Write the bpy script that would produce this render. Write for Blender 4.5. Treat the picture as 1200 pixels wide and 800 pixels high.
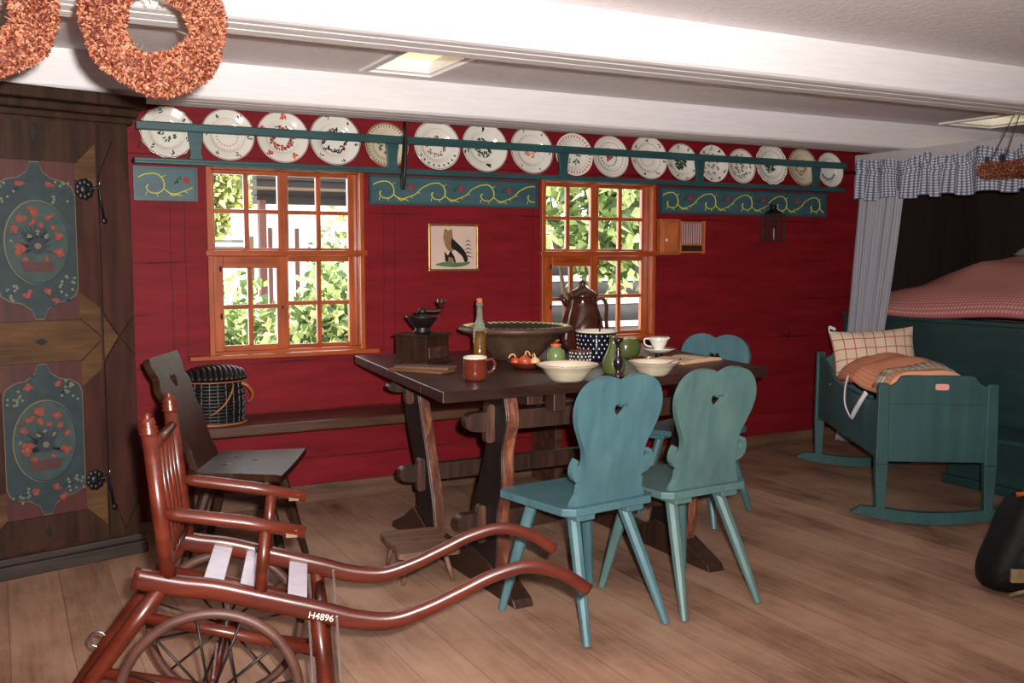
import bpy, math, random
from math import sin, cos, pi, radians, atan2, sqrt
from mathutils import Vector, Matrix, noise
from mathutils.geometry import tessellate_polygon

for o in list(bpy.data.objects):
    bpy.data.objects.remove(o, do_unlink=True)
scene = bpy.context.scene
COL = scene.collection

# ------------------------------------------------------------------ camera
CAM_H = 1.32
FOC = 1150.0                       # focal length in pixels of a 1200 wide frame
pitch = math.atan(100.0 / FOC)
az = radians(62.3)
fwd = Vector((cos(az) * cos(pitch), sin(az) * cos(pitch), -sin(pitch)))
cam_d = bpy.data.cameras.new('camera')
cam = bpy.data.objects.new('camera', cam_d)
COL.objects.link(cam)
cam.location = (0, 0, CAM_H)
cam.rotation_euler = fwd.to_track_quat('-Z', 'Y').to_euler()
cam_d.sensor_width = 36.0
cam_d.lens = 36.0 * FOC / 1200.0
cam_d.clip_start = 0.05
scene.camera = cam

# ------------------------------------------------------------------ light
scene.view_settings.view_transform = 'Standard'
scene.view_settings.look = 'None'
scene.view_settings.gamma = 1.0
scene.view_settings.use_curve_mapping = False
scene.view_settings.exposure = 0.0

FLASH_W = 980.0
SKY_STRENGTH = 6.5
SUN_W = 8.0
world = bpy.data.worlds.new('world')
scene.world = world
world.use_nodes = True
bg = world.node_tree.nodes['Background']
bg.inputs[0].default_value = (0.93, 0.97, 1.0, 1)
bg.inputs[1].default_value = SKY_STRENGTH

sun_d = bpy.data.lights.new('sun', 'SUN')
sun_d.energy = SUN_W
sun_d.angle = radians(1.0)
sun_d.color = (1.0, 0.96, 0.88)
sun = bpy.data.objects.new('sun', sun_d)
COL.objects.link(sun)
sun.rotation_euler = Vector((-0.55, 0.25, -0.85)).to_track_quat('-Z', 'Y').to_euler()

# the flash of the camera: sits just right of and above the lens
fl_d = bpy.data.lights.new('camera_flash', 'SPOT')
fl_d.energy = FLASH_W
fl_d.shadow_soft_size = 0.022
fl_d.spot_size = radians(128)
fl_d.spot_blend = 1.0
fl_d.color = (1.0, 0.965, 0.93)
fl = bpy.data.objects.new('camera_flash', fl_d)
COL.objects.link(fl)
fl.location = (0.06, -0.03, CAM_H + 0.065)
fl.rotation_euler = Vector((fwd.x - 0.12, fwd.y + 0.05, fwd.z + 0.34)).to_track_quat('-Z', 'Y').to_euler()


# ------------------------------------------------------------------ materials
def lin(c):
    return tuple(((v / 255.0) / 12.92 if v / 255.0 <= 0.04045 else ((v / 255.0 + 0.055) / 1.055) ** 2.4) for v in c)


def new_mat(name):
    m = bpy.data.materials.new(name)
    m.use_nodes = True
    nt = m.node_tree
    return m, nt, nt.nodes['Principled BSDF']


def N(nt, t, **kw):
    n = nt.nodes.new(t)
    for k, v in kw.items():
        if k in n.inputs:
            n.inputs[k].default_value = v
        else:
            setattr(n, k, v)
    return n


def ramp(nt, fac, stops):
    r = nt.nodes.new('ShaderNodeValToRGB')
    els = r.color_ramp.elements
    while len(els) < len(stops):
        els.new(0.5)
    for e, (p, c) in zip(els, stops):
        e.position = p
        e.color = tuple(c) + (1,)
    nt.links.new(fac, r.inputs[0])
    return r.outputs[0]


def coords(nt, scale=(1, 1, 1), kind='Object', rot=(0, 0, 0)):
    tc = nt.nodes.new('ShaderNodeTexCoord')
    mp = nt.nodes.new('ShaderNodeMapping')
    mp.inputs['Scale'].default_value = scale
    mp.inputs['Rotation'].default_value = rot
    nt.links.new(tc.outputs[kind], mp.inputs[0])
    return mp.outputs[0]


def bump(nt, bsdf, h, strength=0.3, dist=0.01):
    b = nt.nodes.new('ShaderNodeBump')
    b.inputs['Strength'].default_value = strength
    b.inputs['Distance'].default_value = dist
    nt.links.new(h, b.inputs['Height'])
    nt.links.new(b.outputs[0], bsdf.inputs['Normal'])


def mat_plain(name, c, rough=0.5, var=0.12, scale=9.0, metal=0.0, bmp=0.0, coat=0.0, spec=0.5):
    m, nt, b = new_mat(name)
    c = lin(c)
    v = coords(nt)
    n = N(nt, 'ShaderNodeTexNoise', Scale=scale, Detail=5.0)
    nt.links.new(v, n.inputs[0])
    a = tuple(x * (1 - var) for x in c)
    d = tuple(min(1, x * (1 + var)) for x in c)
    nt.links.new(ramp(nt, n.outputs[0], [(0.3, a), (0.7, d)]), b.inputs['Base Color'])
    b.inputs['Roughness'].default_value = rough
    b.inputs['Metallic'].default_value = metal
    b.inputs['Coat Weight'].default_value = coat
    b.inputs['Coat Roughness'].default_value = 0.12
    b.inputs['Specular IOR Level'].default_value = spec
    if bmp:
        bump(nt, b, n.outputs[0], bmp, 0.01)
    return m


def mat_wood(name, dark, mid, light, axis='x', rough=0.45, scale=1.0, bmp=0.15, coat=0.0, wear=None, spec=0.5):
    m, nt, b = new_mat(name)
    s = [14 * scale] * 3
    s['xyz'.index(axis)] = 1.3 * scale
    v = coords(nt, tuple(s))
    n = N(nt, 'ShaderNodeTexNoise', Scale=2.2, Detail=7.0, Roughness=0.6, Distortion=0.35)
    nt.links.new(v, n.inputs[0])
    col = ramp(nt, n.outputs[0], [(0.28, lin(dark)), (0.5, lin(mid)), (0.72, lin(light))])
    v2 = coords(nt)
    n2 = N(nt, 'ShaderNodeTexNoise', Scale=5.0, Detail=4.0)
    nt.links.new(v2, n2.inputs[0])
    mx = N(nt, 'ShaderNodeMix', data_type='RGBA', blend_type='MULTIPLY')
    mx.inputs[0].default_value = 0.8
    nt.links.new(col, mx.inputs[6])
    nt.links.new(ramp(nt, n2.outputs[0], [(0.3, (0.7, 0.7, 0.7)), (0.65, (1, 1, 1))]), mx.inputs[7])
    out = mx.outputs[2]
    if wear:
        n3 = N(nt, 'ShaderNodeTexNoise', Scale=38.0, Detail=5.0, Roughness=0.7)
        nt.links.new(v2, n3.inputs[0])
        m2 = N(nt, 'ShaderNodeMix', data_type='RGBA')
        nt.links.new(ramp(nt, n3.outputs[0], [(wear[1], (0, 0, 0)), (wear[1] + 0.05, (1, 1, 1))]), m2.inputs[0])
        nt.links.new(out, m2.inputs[6])
        m2.inputs[7].default_value = lin(wear[0]) + (1,)
        out = m2.outputs[2]
    nt.links.new(out, b.inputs['Base Color'])
    b.inputs['Roughness'].default_value = rough
    b.inputs['Coat Weight'].default_value = coat
    b.inputs['Coat Roughness'].default_value = 0.15
    b.inputs['Specular IOR Level'].default_value = spec
    if bmp:
        bump(nt, b, n.outputs[0], bmp, 0.004)
    return m


def math_node(nt, op, a, b_=None, c_=None):
    n = nt.nodes.new('ShaderNodeMath')
    n.operation = op
    for i, x in enumerate((a, b_, c_)):
        if x is None:
            continue
        if isinstance(x, (int, float)):
            n.inputs[i].default_value = x
        else:
            nt.links.new(x, n.inputs[i])
    return n.outputs[0]


def mat_check(name, base, line1, line2=None, nu=10, nv=10, w=0.12, rough=0.9, solid=False, stripes_only=False):
    """woven check on a UV grid: base cloth with coloured threads crossing"""
    m, nt, b = new_mat(name)
    tc = nt.nodes.new('ShaderNodeTexCoord')
    sp = nt.nodes.new('ShaderNodeSeparateXYZ')
    nt.links.new(tc.outputs['UV'], sp.inputs[0])
    fu = math_node(nt, 'FRACT', math_node(nt, 'MULTIPLY', sp.outputs[0], nu))
    fv = math_node(nt, 'FRACT', math_node(nt, 'MULTIPLY', sp.outputs[1], nv))
    lu = math_node(nt, 'LESS_THAN', fu, w)
    lv = math_node(nt, 'LESS_THAN', fv, w)
    m1 = N(nt, 'ShaderNodeMix', data_type='RGBA')
    m1.inputs[6].default_value = lin(base) + (1,)
    m1.inputs[7].default_value = lin(line1) + (1,)
    nt.links.new(math_node(nt, 'MULTIPLY', lu, 0.8), m1.inputs[0])
    m2 = N(nt, 'ShaderNodeMix', data_type='RGBA')
    nt.links.new(m1.outputs[2], m2.inputs[6])
    m2.inputs[7].default_value = lin(line2 or line1) + (1,)
    nt.links.new(math_node(nt, 'MULTIPLY', lv, 0.0 if stripes_only else 0.8), m2.inputs[0])
    nt.links.new(m2.outputs[2], b.inputs['Base Color'])
    b.inputs['Roughness'].default_value = rough
    b.inputs['Specular IOR Level'].default_value = 0.15
    n = N(nt, 'ShaderNodeTexNoise', Scale=60.0, Detail=3.0)
    nt.links.new(tc.outputs['Object'], n.inputs[0])
    bump(nt, b, n.outputs[0], 0.25, 0.004)
    return m


M = {}
# painted log wall: dark red, plank seams every few decimetres, fine cracks
def mat_red_wall():
    m, nt, b = new_mat('red_painted_planks')
    tc = nt.nodes.new('ShaderNodeTexCoord')
    sp = nt.nodes.new('ShaderNodeSeparateXYZ')
    n0 = N(nt, 'ShaderNodeTexNoise', Scale=1.2, Detail=3.0)
    nt.links.new(coords(nt, (1, 1, 6)), n0.inputs[0])
    nt.links.new(tc.outputs['Object'], sp.inputs[0])
    zz = math_node(nt, 'ADD', sp.outputs[2], math_node(nt, 'MULTIPLY', n0.outputs[0], 0.03))
    fz = math_node(nt, 'FRACT', math_node(nt, 'MULTIPLY', zz, 1 / 0.262))
    seam = math_node(nt, 'GREATER_THAN', fz, 0.972)
    nb = N(nt, 'ShaderNodeTexNoise', Scale=2.0, Detail=6.0, Roughness=0.6)
    nt.links.new(coords(nt, (1.5, 3, 9)), nb.inputs[0])
    col = ramp(nt, nb.outputs[0], [(0.3, lin((106, 16, 23))), (0.55, lin((120, 20, 29))), (0.8, lin((131, 27, 36)))])
    # cracks, long and irregular
    v = N(nt, 'ShaderNodeTexNoise', Scale=1.0, Detail=2.0, Distortion=0.6)
    nt.links.new(coords(nt, (0.9, 1, 4.2)), v.inputs[0])
    d = math_node(nt, 'ABSOLUTE', math_node(nt, 'SUBTRACT', v.outputs[0], 0.46))
    crack = math_node(nt, 'LESS_THAN', d, 0.0009)
    dark = math_node(nt, 'MAXIMUM', seam, crack)
    # upright board joints beside the windows
    vn = N(nt, 'ShaderNodeTexNoise', Scale=2.5, Detail=3.0)
    nt.links.new(tc.outputs['Object'], vn.inputs[0])
    xw = math_node(nt, 'ADD', sp.outputs[0], math_node(nt, 'MULTIPLY', vn.outputs[0], 0.035))
    band = math_node(nt, 'MULTIPLY', math_node(nt, 'GREATER_THAN', sp.outputs[2], 0.8), math_node(nt, 'LESS_THAN', sp.outputs[2], 1.60))
    vert = None
    for xv in (0.79, 0.86, 1.90, 1.965, 2.83, 3.79):
        c1 = math_node(nt, 'LESS_THAN', math_node(nt, 'ABSOLUTE', math_node(nt, 'SUBTRACT', xw, xv)), 0.0022)
        vert = c1 if vert is None else math_node(nt, 'MAXIMUM', vert, c1)
    vert = math_node(nt, 'MULTIPLY', vert, band)
    nm = N(nt, 'ShaderNodeTexNoise', Scale=3.0, Detail=1.0)
    nt.links.new(coords(nt, (1, 1, 1)), nm.inputs[0])
    msk = ramp(nt, nm.outputs[0], [(0.48, (0.05, 0.05, 0.05)), (0.66, (0.8, 0.8, 0.8))])
    dk = math_node(nt, 'MAXIMUM', math_node(nt, 'MULTIPLY', dark, msk), math_node(nt, 'MULTIPLY', vert, 0.6))
    mx = N(nt, 'ShaderNodeMix', data_type='RGBA')
    nt.links.new(dk, mx.inputs[0])
    nt.links.new(col, mx.inputs[6])
    mx.inputs[7].default_value = lin((48, 10, 16)) + (1,)
    nt.links.new(mx.outputs[2], b.inputs['Base Color'])
    b.inputs['Roughness'].default_value = 0.6
    b.inputs['Specular IOR Level'].default_value = 0.18
    h = math_node(nt, 'SUBTRACT', nb.outputs[0], math_node(nt, 'MULTIPLY', dk, 1.5))
    bump(nt, b, h, 0.35, 0.006)
    return m


def mat_floor():
    m, nt, b = new_mat('worn_floor_boards')
    tc = nt.nodes.new('ShaderNodeTexCoord')
    sp = nt.nodes.new('ShaderNodeSeparateXYZ')
    nt.links.new(tc.outputs['Object'], sp.inputs[0])
    n0 = N(nt, 'ShaderNodeTexNoise', Scale=0.8, Detail=2.0)
    nt.links.new(coords(nt, (3, 1, 1)), n0.inputs[0])
    xx = math_node(nt, 'ADD', sp.outputs[0], math_node(nt, 'MULTIPLY', n0.outputs[0], 0.02))
    u = math_node(nt, 'MULTIPLY', xx, 1 / 0.19)
    board = math_node(nt, 'FLOOR', u)
    fx = math_node(nt, 'FRACT', u)
    seam = math_node(nt, 'LESS_THAN', fx, 0.02)
    wn = nt.nodes.new('ShaderNodeTexWhiteNoise')
    wn.noise_dimensions = '1D'
    nt.links.new(board, wn.inputs['W'])
    gr = N(nt, 'ShaderNodeTexNoise', Scale=2.4, Detail=7.0, Roughness=0.65, Distortion=0.5)
    nt.links.new(coords(nt, (13, 0.9, 1)), gr.inputs[0])
    bl = N(nt, 'ShaderNodeTexNoise', Scale=1.7, Detail=6.0, Roughness=0.62)
    nt.links.new(coords(nt, (1.6, 1, 1)), bl.inputs[0])
    g = math_node(nt, 'ADD', math_node(nt, 'MULTIPLY', gr.outputs[0], 0.22),
                  math_node(nt, 'ADD', math_node(nt, 'MULTIPLY', bl.outputs[0], 0.46), math_node(nt, 'MULTIPLY', wn.outputs[0], 0.07)))
    col = ramp(nt, g, [(0.25, lin((96, 68, 54))), (0.325, lin((142, 107, 86))), (0.40, lin((166, 129, 106))), (0.52, lin((184, 150, 126)))])
    mx = N(nt, 'ShaderNodeMix', data_type='RGBA')
    nt.links.new(math_node(nt, 'MULTIPLY', seam, 0.45), mx.inputs[0])
    nt.links.new(col, mx.inputs[6])
    mx.inputs[7].default_value = lin((45, 32, 25)) + (1,)
    # small dark nail and knot spots
    vo = N(nt, 'ShaderNodeTexVoronoi', Scale=3.0)
    nt.links.new(coords(nt, (2.0, 0.9, 1)), vo.inputs[0])
    sp2 = math_node(nt, 'LESS_THAN', vo.outputs[0], 0.022)
    mx2 = N(nt, 'ShaderNodeMix', data_type='RGBA')
    nt.links.new(math_node(nt, 'MULTIPLY', sp2, 0.7), mx2.inputs[0])
    nt.links.new(mx.outputs[2], mx2.inputs[6])
    mx2.inputs[7].default_value = lin((60, 32, 22)) + (1,)
    nt.links.new(mx2.outputs[2], b.inputs['Base Color'])
    b.inputs['Roughness'].default_value = 0.62
    b.inputs['Specular IOR Level'].default_value = 0.25
    bump(nt, b, math_node(nt, 'SUBTRACT', gr.outputs[0], seam), 0.25, 0.004)
    return m


def mat_plaster(name, c, bstr=0.4, sc=40.0, stretch=(1, 1, 1)):
    m, nt, b = new_mat(name)
    n = N(nt, 'ShaderNodeTexNoise', Scale=sc, Detail=6.0, Roughness=0.65)
    nt.links.new(coords(nt, stretch), n.inputs[0])
    c = lin(c)
    nt.links.new(ramp(nt, n.outputs[0], [(0.3, tuple(x * 0.9 for x in c)), (0.7, c)]), b.inputs['Base Color'])
    b.inputs['Roughness'].default_value = 0.75
    b.inputs['Specular IOR Level'].default_value = 0.3
    bump(nt, b, n.outputs[0], bstr, 0.006)
    return m


M['red'] = mat_red_wall()
M['floor'] = mat_floor()
M['ceil'] = mat_plaster('ceiling_plaster', (238, 230, 230), 0.55, 34.0)
M['beam'] = mat_plaster('white_painted_beam', (242, 236, 236), 0.5, 9.0, (0.5, 7, 7))
M['lintel'] = mat_plaster('pale_plaster', (196, 190, 192), 0.3, 20.0)
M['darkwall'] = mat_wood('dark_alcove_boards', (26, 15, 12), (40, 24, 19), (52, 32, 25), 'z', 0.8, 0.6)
M['teal_dark'] = mat_wood('teal_rack_paint', (36, 70, 74), (42, 78, 81), (50, 88, 90), 'x', 0.42, 0.6, 0.08)
M['teal_panel'] = mat_wood('teal_frieze_paint', (50, 82, 90), (58, 91, 98), (66, 99, 105), 'x', 0.5, 0.6, 0.08)
M['teal_chair'] = mat_wood('teal_chair_paint', (66, 102, 109), (75, 112, 119), (86, 122, 127), 'z', 0.42, 0.7, 0.10, wear=((44, 62, 60), 0.76))
M['teal_chair2'] = mat_wood('grey_teal_chair_paint', (75, 105, 103), (84, 114, 111), (96, 124, 119), 'z', 0.45, 0.8, 0.10, wear=((50, 64, 58), 0.72))
M['teal_cradle'] = mat_wood('cradle_green_paint', (38, 74, 74), (44, 82, 82), (52, 90, 88), 'z', 0.5, 0.7, 0.1)
M['green_bed'] = mat_wood('bed_green_paint', (30, 58, 58), (34, 64, 63), (40, 72, 70), 'y', 0.55, 0.7, 0.08)
M['pine'] = mat_wood('orange_varnished_pine', (132, 56, 20), (168, 78, 32), (190, 98, 48), 'z', 0.35, 0.9, 0.1, coat=0.3, wear=((96, 40, 14), 0.76))
M['pine_h'] = mat_wood('orange_varnished_pine_rail', (132, 56, 20), (162, 74, 30), (184, 94, 46), 'x', 0.35, 0.9, 0.1, coat=0.3)
M['chairred'] = mat_wood('red_brown_varnished_wood', (58, 20, 11), (82, 29, 16), (98, 39, 22), 'x', 0.33, 0.8, 0.06, coat=0.15, spec=0.4)
M['blackoak'] = mat_wood('blackened_oak', (16, 11, 10), (24, 16, 14), (36, 24, 20), 'z', 0.5, 1.0, 0.25, wear=((90, 58, 42), 0.75))
M['darkoak'] = mat_wood('dark_oak', (34, 20, 15), (54, 33, 24), (76, 48, 34), 'z', 0.45, 1.0, 0.25, wear=((150, 98, 66), 0.7))
M['tabletop'] = mat_wood('dark_table_top', (32, 19, 15), (48, 29, 22), (66, 42, 30), 'x', 0.36, 0.9, 0.2, wear=((96, 52, 36), 0.72))
M['wedgewood'] = mat_wood('wedge_wood', (46, 26, 20), (72, 42, 32), (110, 72, 54), 'z', 0.5, 1.2, 0.3)
M['edgewood'] = mat_wood('worn_red_brown_edge', (60, 30, 22), (96, 50, 34), (160, 104, 74), 'z', 0.5, 1.2, 0.3)
M['benchwood'] = mat_wood('bench_board', (52, 33, 25), (78, 50, 37), (100, 68, 50), 'x', 0.38, 0.8, 0.15)
M['brownchair'] = mat_wood('dark_brown_chair_wood', (36, 22, 15), (54, 33, 22), (70, 46, 31), 'z', 0.4, 0.9, 0.10, spec=0.2)
M['stoolwood'] = mat_wood('worn_stool_wood', (84, 56, 42), (118, 84, 64), (140, 104, 82), 'x', 0.6, 1.1, 0.2)
M['blackmetal'] = mat_plain('black_iron', (22, 22, 24), 0.4, 0.3, 30, 0.4)
M['steel'] = mat_plain('bright_steel', (180, 176, 184), 0.25, 0.1, 20, 1.0)
M['slat'] = mat_plain('window_glare_slats', (196, 188, 200), 0.35, 0.1, 20)  # bluish window glare on the seat slats, painted into their base colour
M['wheelrim'] = mat_wood('brown_wheel_rim', (58, 34, 27), (76, 45, 36), (92, 58, 47), 'x', 0.5, 0.8, 0.1)
M['glasspane'], nt_, b_ = new_mat('window_glass')
nt_.nodes.remove(b_)
tr = nt_.nodes.new('ShaderNodeBsdfTransparent')
tr.inputs[0].default_value = (0.98, 0.99, 0.98, 1)
gl = nt_.nodes.new('ShaderNodeBsdfGlossy')
gl.inputs['Roughness'].default_value = 0.02
ms = nt_.nodes.new('ShaderNodeMixShader')
ms.inputs[0].default_value = 0.05
nt_.links.new(tr.outputs[0], ms.inputs[1])
nt_.links.new(gl.outputs[0], ms.inputs[2])
nt_.links.new(ms.outputs[0], nt_.nodes['Material Output'].inputs[0])


def P_(k, c, r=0.5, **kw):
    M[k] = mat_plain(k, c, r, **kw)


P_('yellow_paint', (206, 196, 78), 0.5)
P_('red_paint', (168, 34, 44), 0.5)
P_('darkgreen_paint', (30, 66, 46), 0.5)
P_('black_paint', (26, 26, 28), 0.5)
P_('porcelain', (226, 220, 208), 0.14, var=0.03, coat=0.4)
P_('cream_plate', (206, 192, 164), 0.16, var=0.05, coat=0.4)
P_('brown_line', (130, 74, 50), 0.3)
P_('rose', (190, 52, 58), 0.35)
P_('orange_fl', (206, 96, 60), 0.4)
P_('leafg', (50, 84, 58), 0.4)
P_('pinkish', (196, 130, 124), 0.4)
P_('iron_dark', (30, 24, 22), 0.45, metal=0.2)
P_('wreath_wire', (84, 38, 24), 0.8)
P_('label_pink', (226, 160, 146), 0.5)
P_('string', (70, 58, 48), 0.9)
P_('white_cloth', (222, 218, 220), 0.9)
P_('leather_black', (12, 11, 12), 0.6, spec=0.2, var=0.3, bmp=0.3, scale=25)
P_('tan_patch', (128, 104, 72), 0.7, var=0.3, scale=30)
P_('brass', (222, 120, 50), 0.3, metal=0.8)
P_('page', (206, 172, 134), 0.7, var=0.06)
P_('bookcover', (150, 92, 66), 0.7)
P_('mug_glaze', (98, 40, 26), 0.12, var=0.15, coat=0.5)
P_('cream_glaze', (220, 206, 184), 0.25, var=0.08)
P_('earthen', (84, 60, 46), 0.5, var=0.35, scale=14, bmp=0.2)
P_('earthen_dark', (40, 30, 26), 0.45, var=0.3)
P_('bowl_cream', (186, 174, 150), 0.25, var=0.12, scale=16)
P_('yellow_slip', (214, 208, 138), 0.3)
P_('green_glaze', (110, 130, 80), 0.18, var=0.12, coat=0.5)
P_('dkgreen_glaze', (78, 88, 46), 0.2, var=0.15, coat=0.4)
P_('brown_glaze', (64, 30, 20), 0.08, var=0.3, coat=0.8)
P_('navy_glaze', (20, 20, 36), 0.12, var=0.2, coat=0.6)
P_('white_dot', (226, 224, 226), 0.25)
P_('onion', (186, 78, 42), 0.25, var=0.25, scale=20)
P_('onion_pale', (226, 176, 124), 0.4, var=0.15)
P_('pewter', (92, 80, 86), 0.2, metal=0.9, var=0.2)
P_('board_wood', (104, 70, 48), 0.55, var=0.2)
P_('cork', (178, 112, 70), 0.8)
P_('wicker', (20, 17, 16), 0.5, var=0.4, scale=40)
P_('leather_tan', (150, 86, 50), 0.5)
P_('orange_wood', (176, 96, 50), 0.5, var=0.2)
P_('rack_slat', (186, 158, 156), 0.5)
P_('lantern_metal', (58, 54, 50), 0.5, metal=0.4)
P_('gold_frame', (156, 104, 52), 0.3, metal=0.5, var=0.25, scale=40)
P_('picture_paper', (206, 178, 164), 0.7, var=0.07, scale=5)
P_('owl', (140, 104, 66), 0.7, var=0.4, scale=90)
P_('grass_art', (74, 110, 74), 0.7)
P_('number_white', (226, 214, 200), 0.6)
P_('cab_teal', (30, 46, 49), 0.6, var=0.25, scale=20)
P_('cab_teal_light', (44, 62, 59), 0.6, var=0.25, scale=20)
P_('cab_line', (98, 92, 68), 0.6)
P_('cab_blue', (26, 38, 44), 0.6, var=0.3)
P_('cab_flower', (126, 48, 36), 0.6, var=0.3, scale=60)
P_('cab_berry', (100, 106, 86), 0.6)
P_('cab_basket', (72, 36, 32), 0.6)
M['cab_brown'] = mat_wood('wardrobe_brown', (34, 22, 16), (52, 33, 23), (68, 46, 31), 'z', 0.5, 0.8, 0.10, spec=0.2)
M['cab_redbrown'] = mat_wood('wardrobe_red_brown', (42, 23, 18), (60, 33, 26), (74, 43, 33), 'z', 0.5, 0.8, 0.10, spec=0.2)
M['cab_tan'] = mat_wood('wardrobe_tan', (58, 40, 25), (86, 60, 37), (106, 76, 48), 'x', 0.5, 0.8, 0.10, spec=0.2)
M['cab_red'] = mat_wood('wardrobe_red_field', (54, 22, 20), (72, 29, 26), (82, 36, 31), 'z', 0.5, 0.8, 0.1)
M['plinth'] = mat_wood('wardrobe_plinth', (36, 28, 24), (54, 42, 35), (70, 56, 46), 'x', 0.6, 0.8, 0.2)
M['baseboard'] = mat_wood('baseboard_wood', (74, 48, 36), (104, 70, 52), (122, 86, 64), 'x', 0.6, 0.8, 0.15)
M['pillow'] = mat_check('white_red_check', (222, 198, 172), (178, 50, 52), None, 8.0, 5.0, 0.10)
M['cradlequilt'] = mat_check('orange_pink_fine_check', (216, 138, 106), (196, 96, 76), (222, 164, 128), 40, 40, 0.5)
M['trim_check'] = mat_check('pale_plaid_trim', (214, 200, 178), (150, 96, 84), (116, 118, 104), 14, 3, 0.4)
M['bedquilt'] = mat_check('pink_fine_check', (206, 164, 154), (182, 98, 98), None, 80, 110, 0.45)
M['valance'] = mat_check('blue_grey_gingham', (206, 208, 220), (84, 88, 108), None, 165, 15, 0.42)
M['curtain'] = mat_check('grey_striped_linen', (178, 176, 184), (140, 138, 150), (160, 158, 166), 40, 120, 0.4)
M['bedpillow'] = mat_plain('grey_pillow', (150, 146, 150), 0.9)
# emissive skylight panels
m_, nt_, b_ = new_mat('skylight_glow')
b_.inputs['Base Color'].default_value = (0.9, 0.85, 0.6, 1)
b_.inputs['Emission Color'].default_value = lin((255, 246, 190)) + (1,)
b_.inputs['Emission Strength'].default_value = 0.75
M['glow'] = m_
# bottle glass
m_, nt_, b_ = new_mat('bottle_glass')
b_.inputs['Base Color'].default_value = (0.75, 0.8, 0.62, 1)
b_.inputs['Roughness'].default_value = 0.03
b_.inputs['Transmission Weight'].default_value = 0.85
b_.inputs['IOR'].default_value = 1.3
M['bottle'] = m_
P_('oil', (110, 74, 26), 0.06, var=0.4, coat=1.0)


def mat_leaf(name, a, b2, c):
    m, nt, b = new_mat(name)
    g = nt.nodes.new('ShaderNodeNewGeometry')
    nt.links.new(ramp(nt, g.outputs['Random Per Island'], [(0.0, lin(a)), (0.3, lin(a)), (0.45, lin(b2)), (0.75, lin(c))]), b.inputs['Base Color'])
    b.inputs['Roughness'].default_value = 0.6
    tl = nt.nodes.new('ShaderNodeBsdfTranslucent')
    nt.links.new(ramp(nt, g.outputs['Random Per Island'], [(0.0, lin(b2)), (1.0, lin(c))]), tl.inputs[0])
    ms = nt.nodes.new('ShaderNodeMixShader')
    ms.inputs[0].default_value = 0.4
    nt.links.new(b.outputs[0], ms.inputs[1])
    nt.links.new(tl.outputs[0], ms.inputs[2])
    nt.links.new(ms.outputs[0], nt.nodes['Material Output'].inputs[0])
    return m


M['leaf'] = mat_leaf('green_leaves', (16, 34, 10), (96, 130, 56), (216, 226, 160))
M['leaf_y'] = mat_leaf('yellow_green_leaves', (40, 56, 20), (120, 130, 60), (214, 212, 140))
M['dried'] = mat_leaf('dried_orange_florets', (104, 42, 26), (158, 74, 42), (206, 142, 108))
P_('bark', (84, 66, 52), 0.9)
P_('pale_ground', (206, 204, 192), 0.9, var=0.15, scale=2)
P_('outside_dark', (26, 18, 16), 0.8, var=0.3, scale=6)
P_('outside_post', (70, 32, 26), 0.8)
P_('outside_white', (232, 230, 226), 0.8)
P_('log_grey', (44, 38, 38), 0.85, var=0.35, scale=8)
P_('slate_grey', (84, 88, 76), 0.85, var=0.25)


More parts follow.
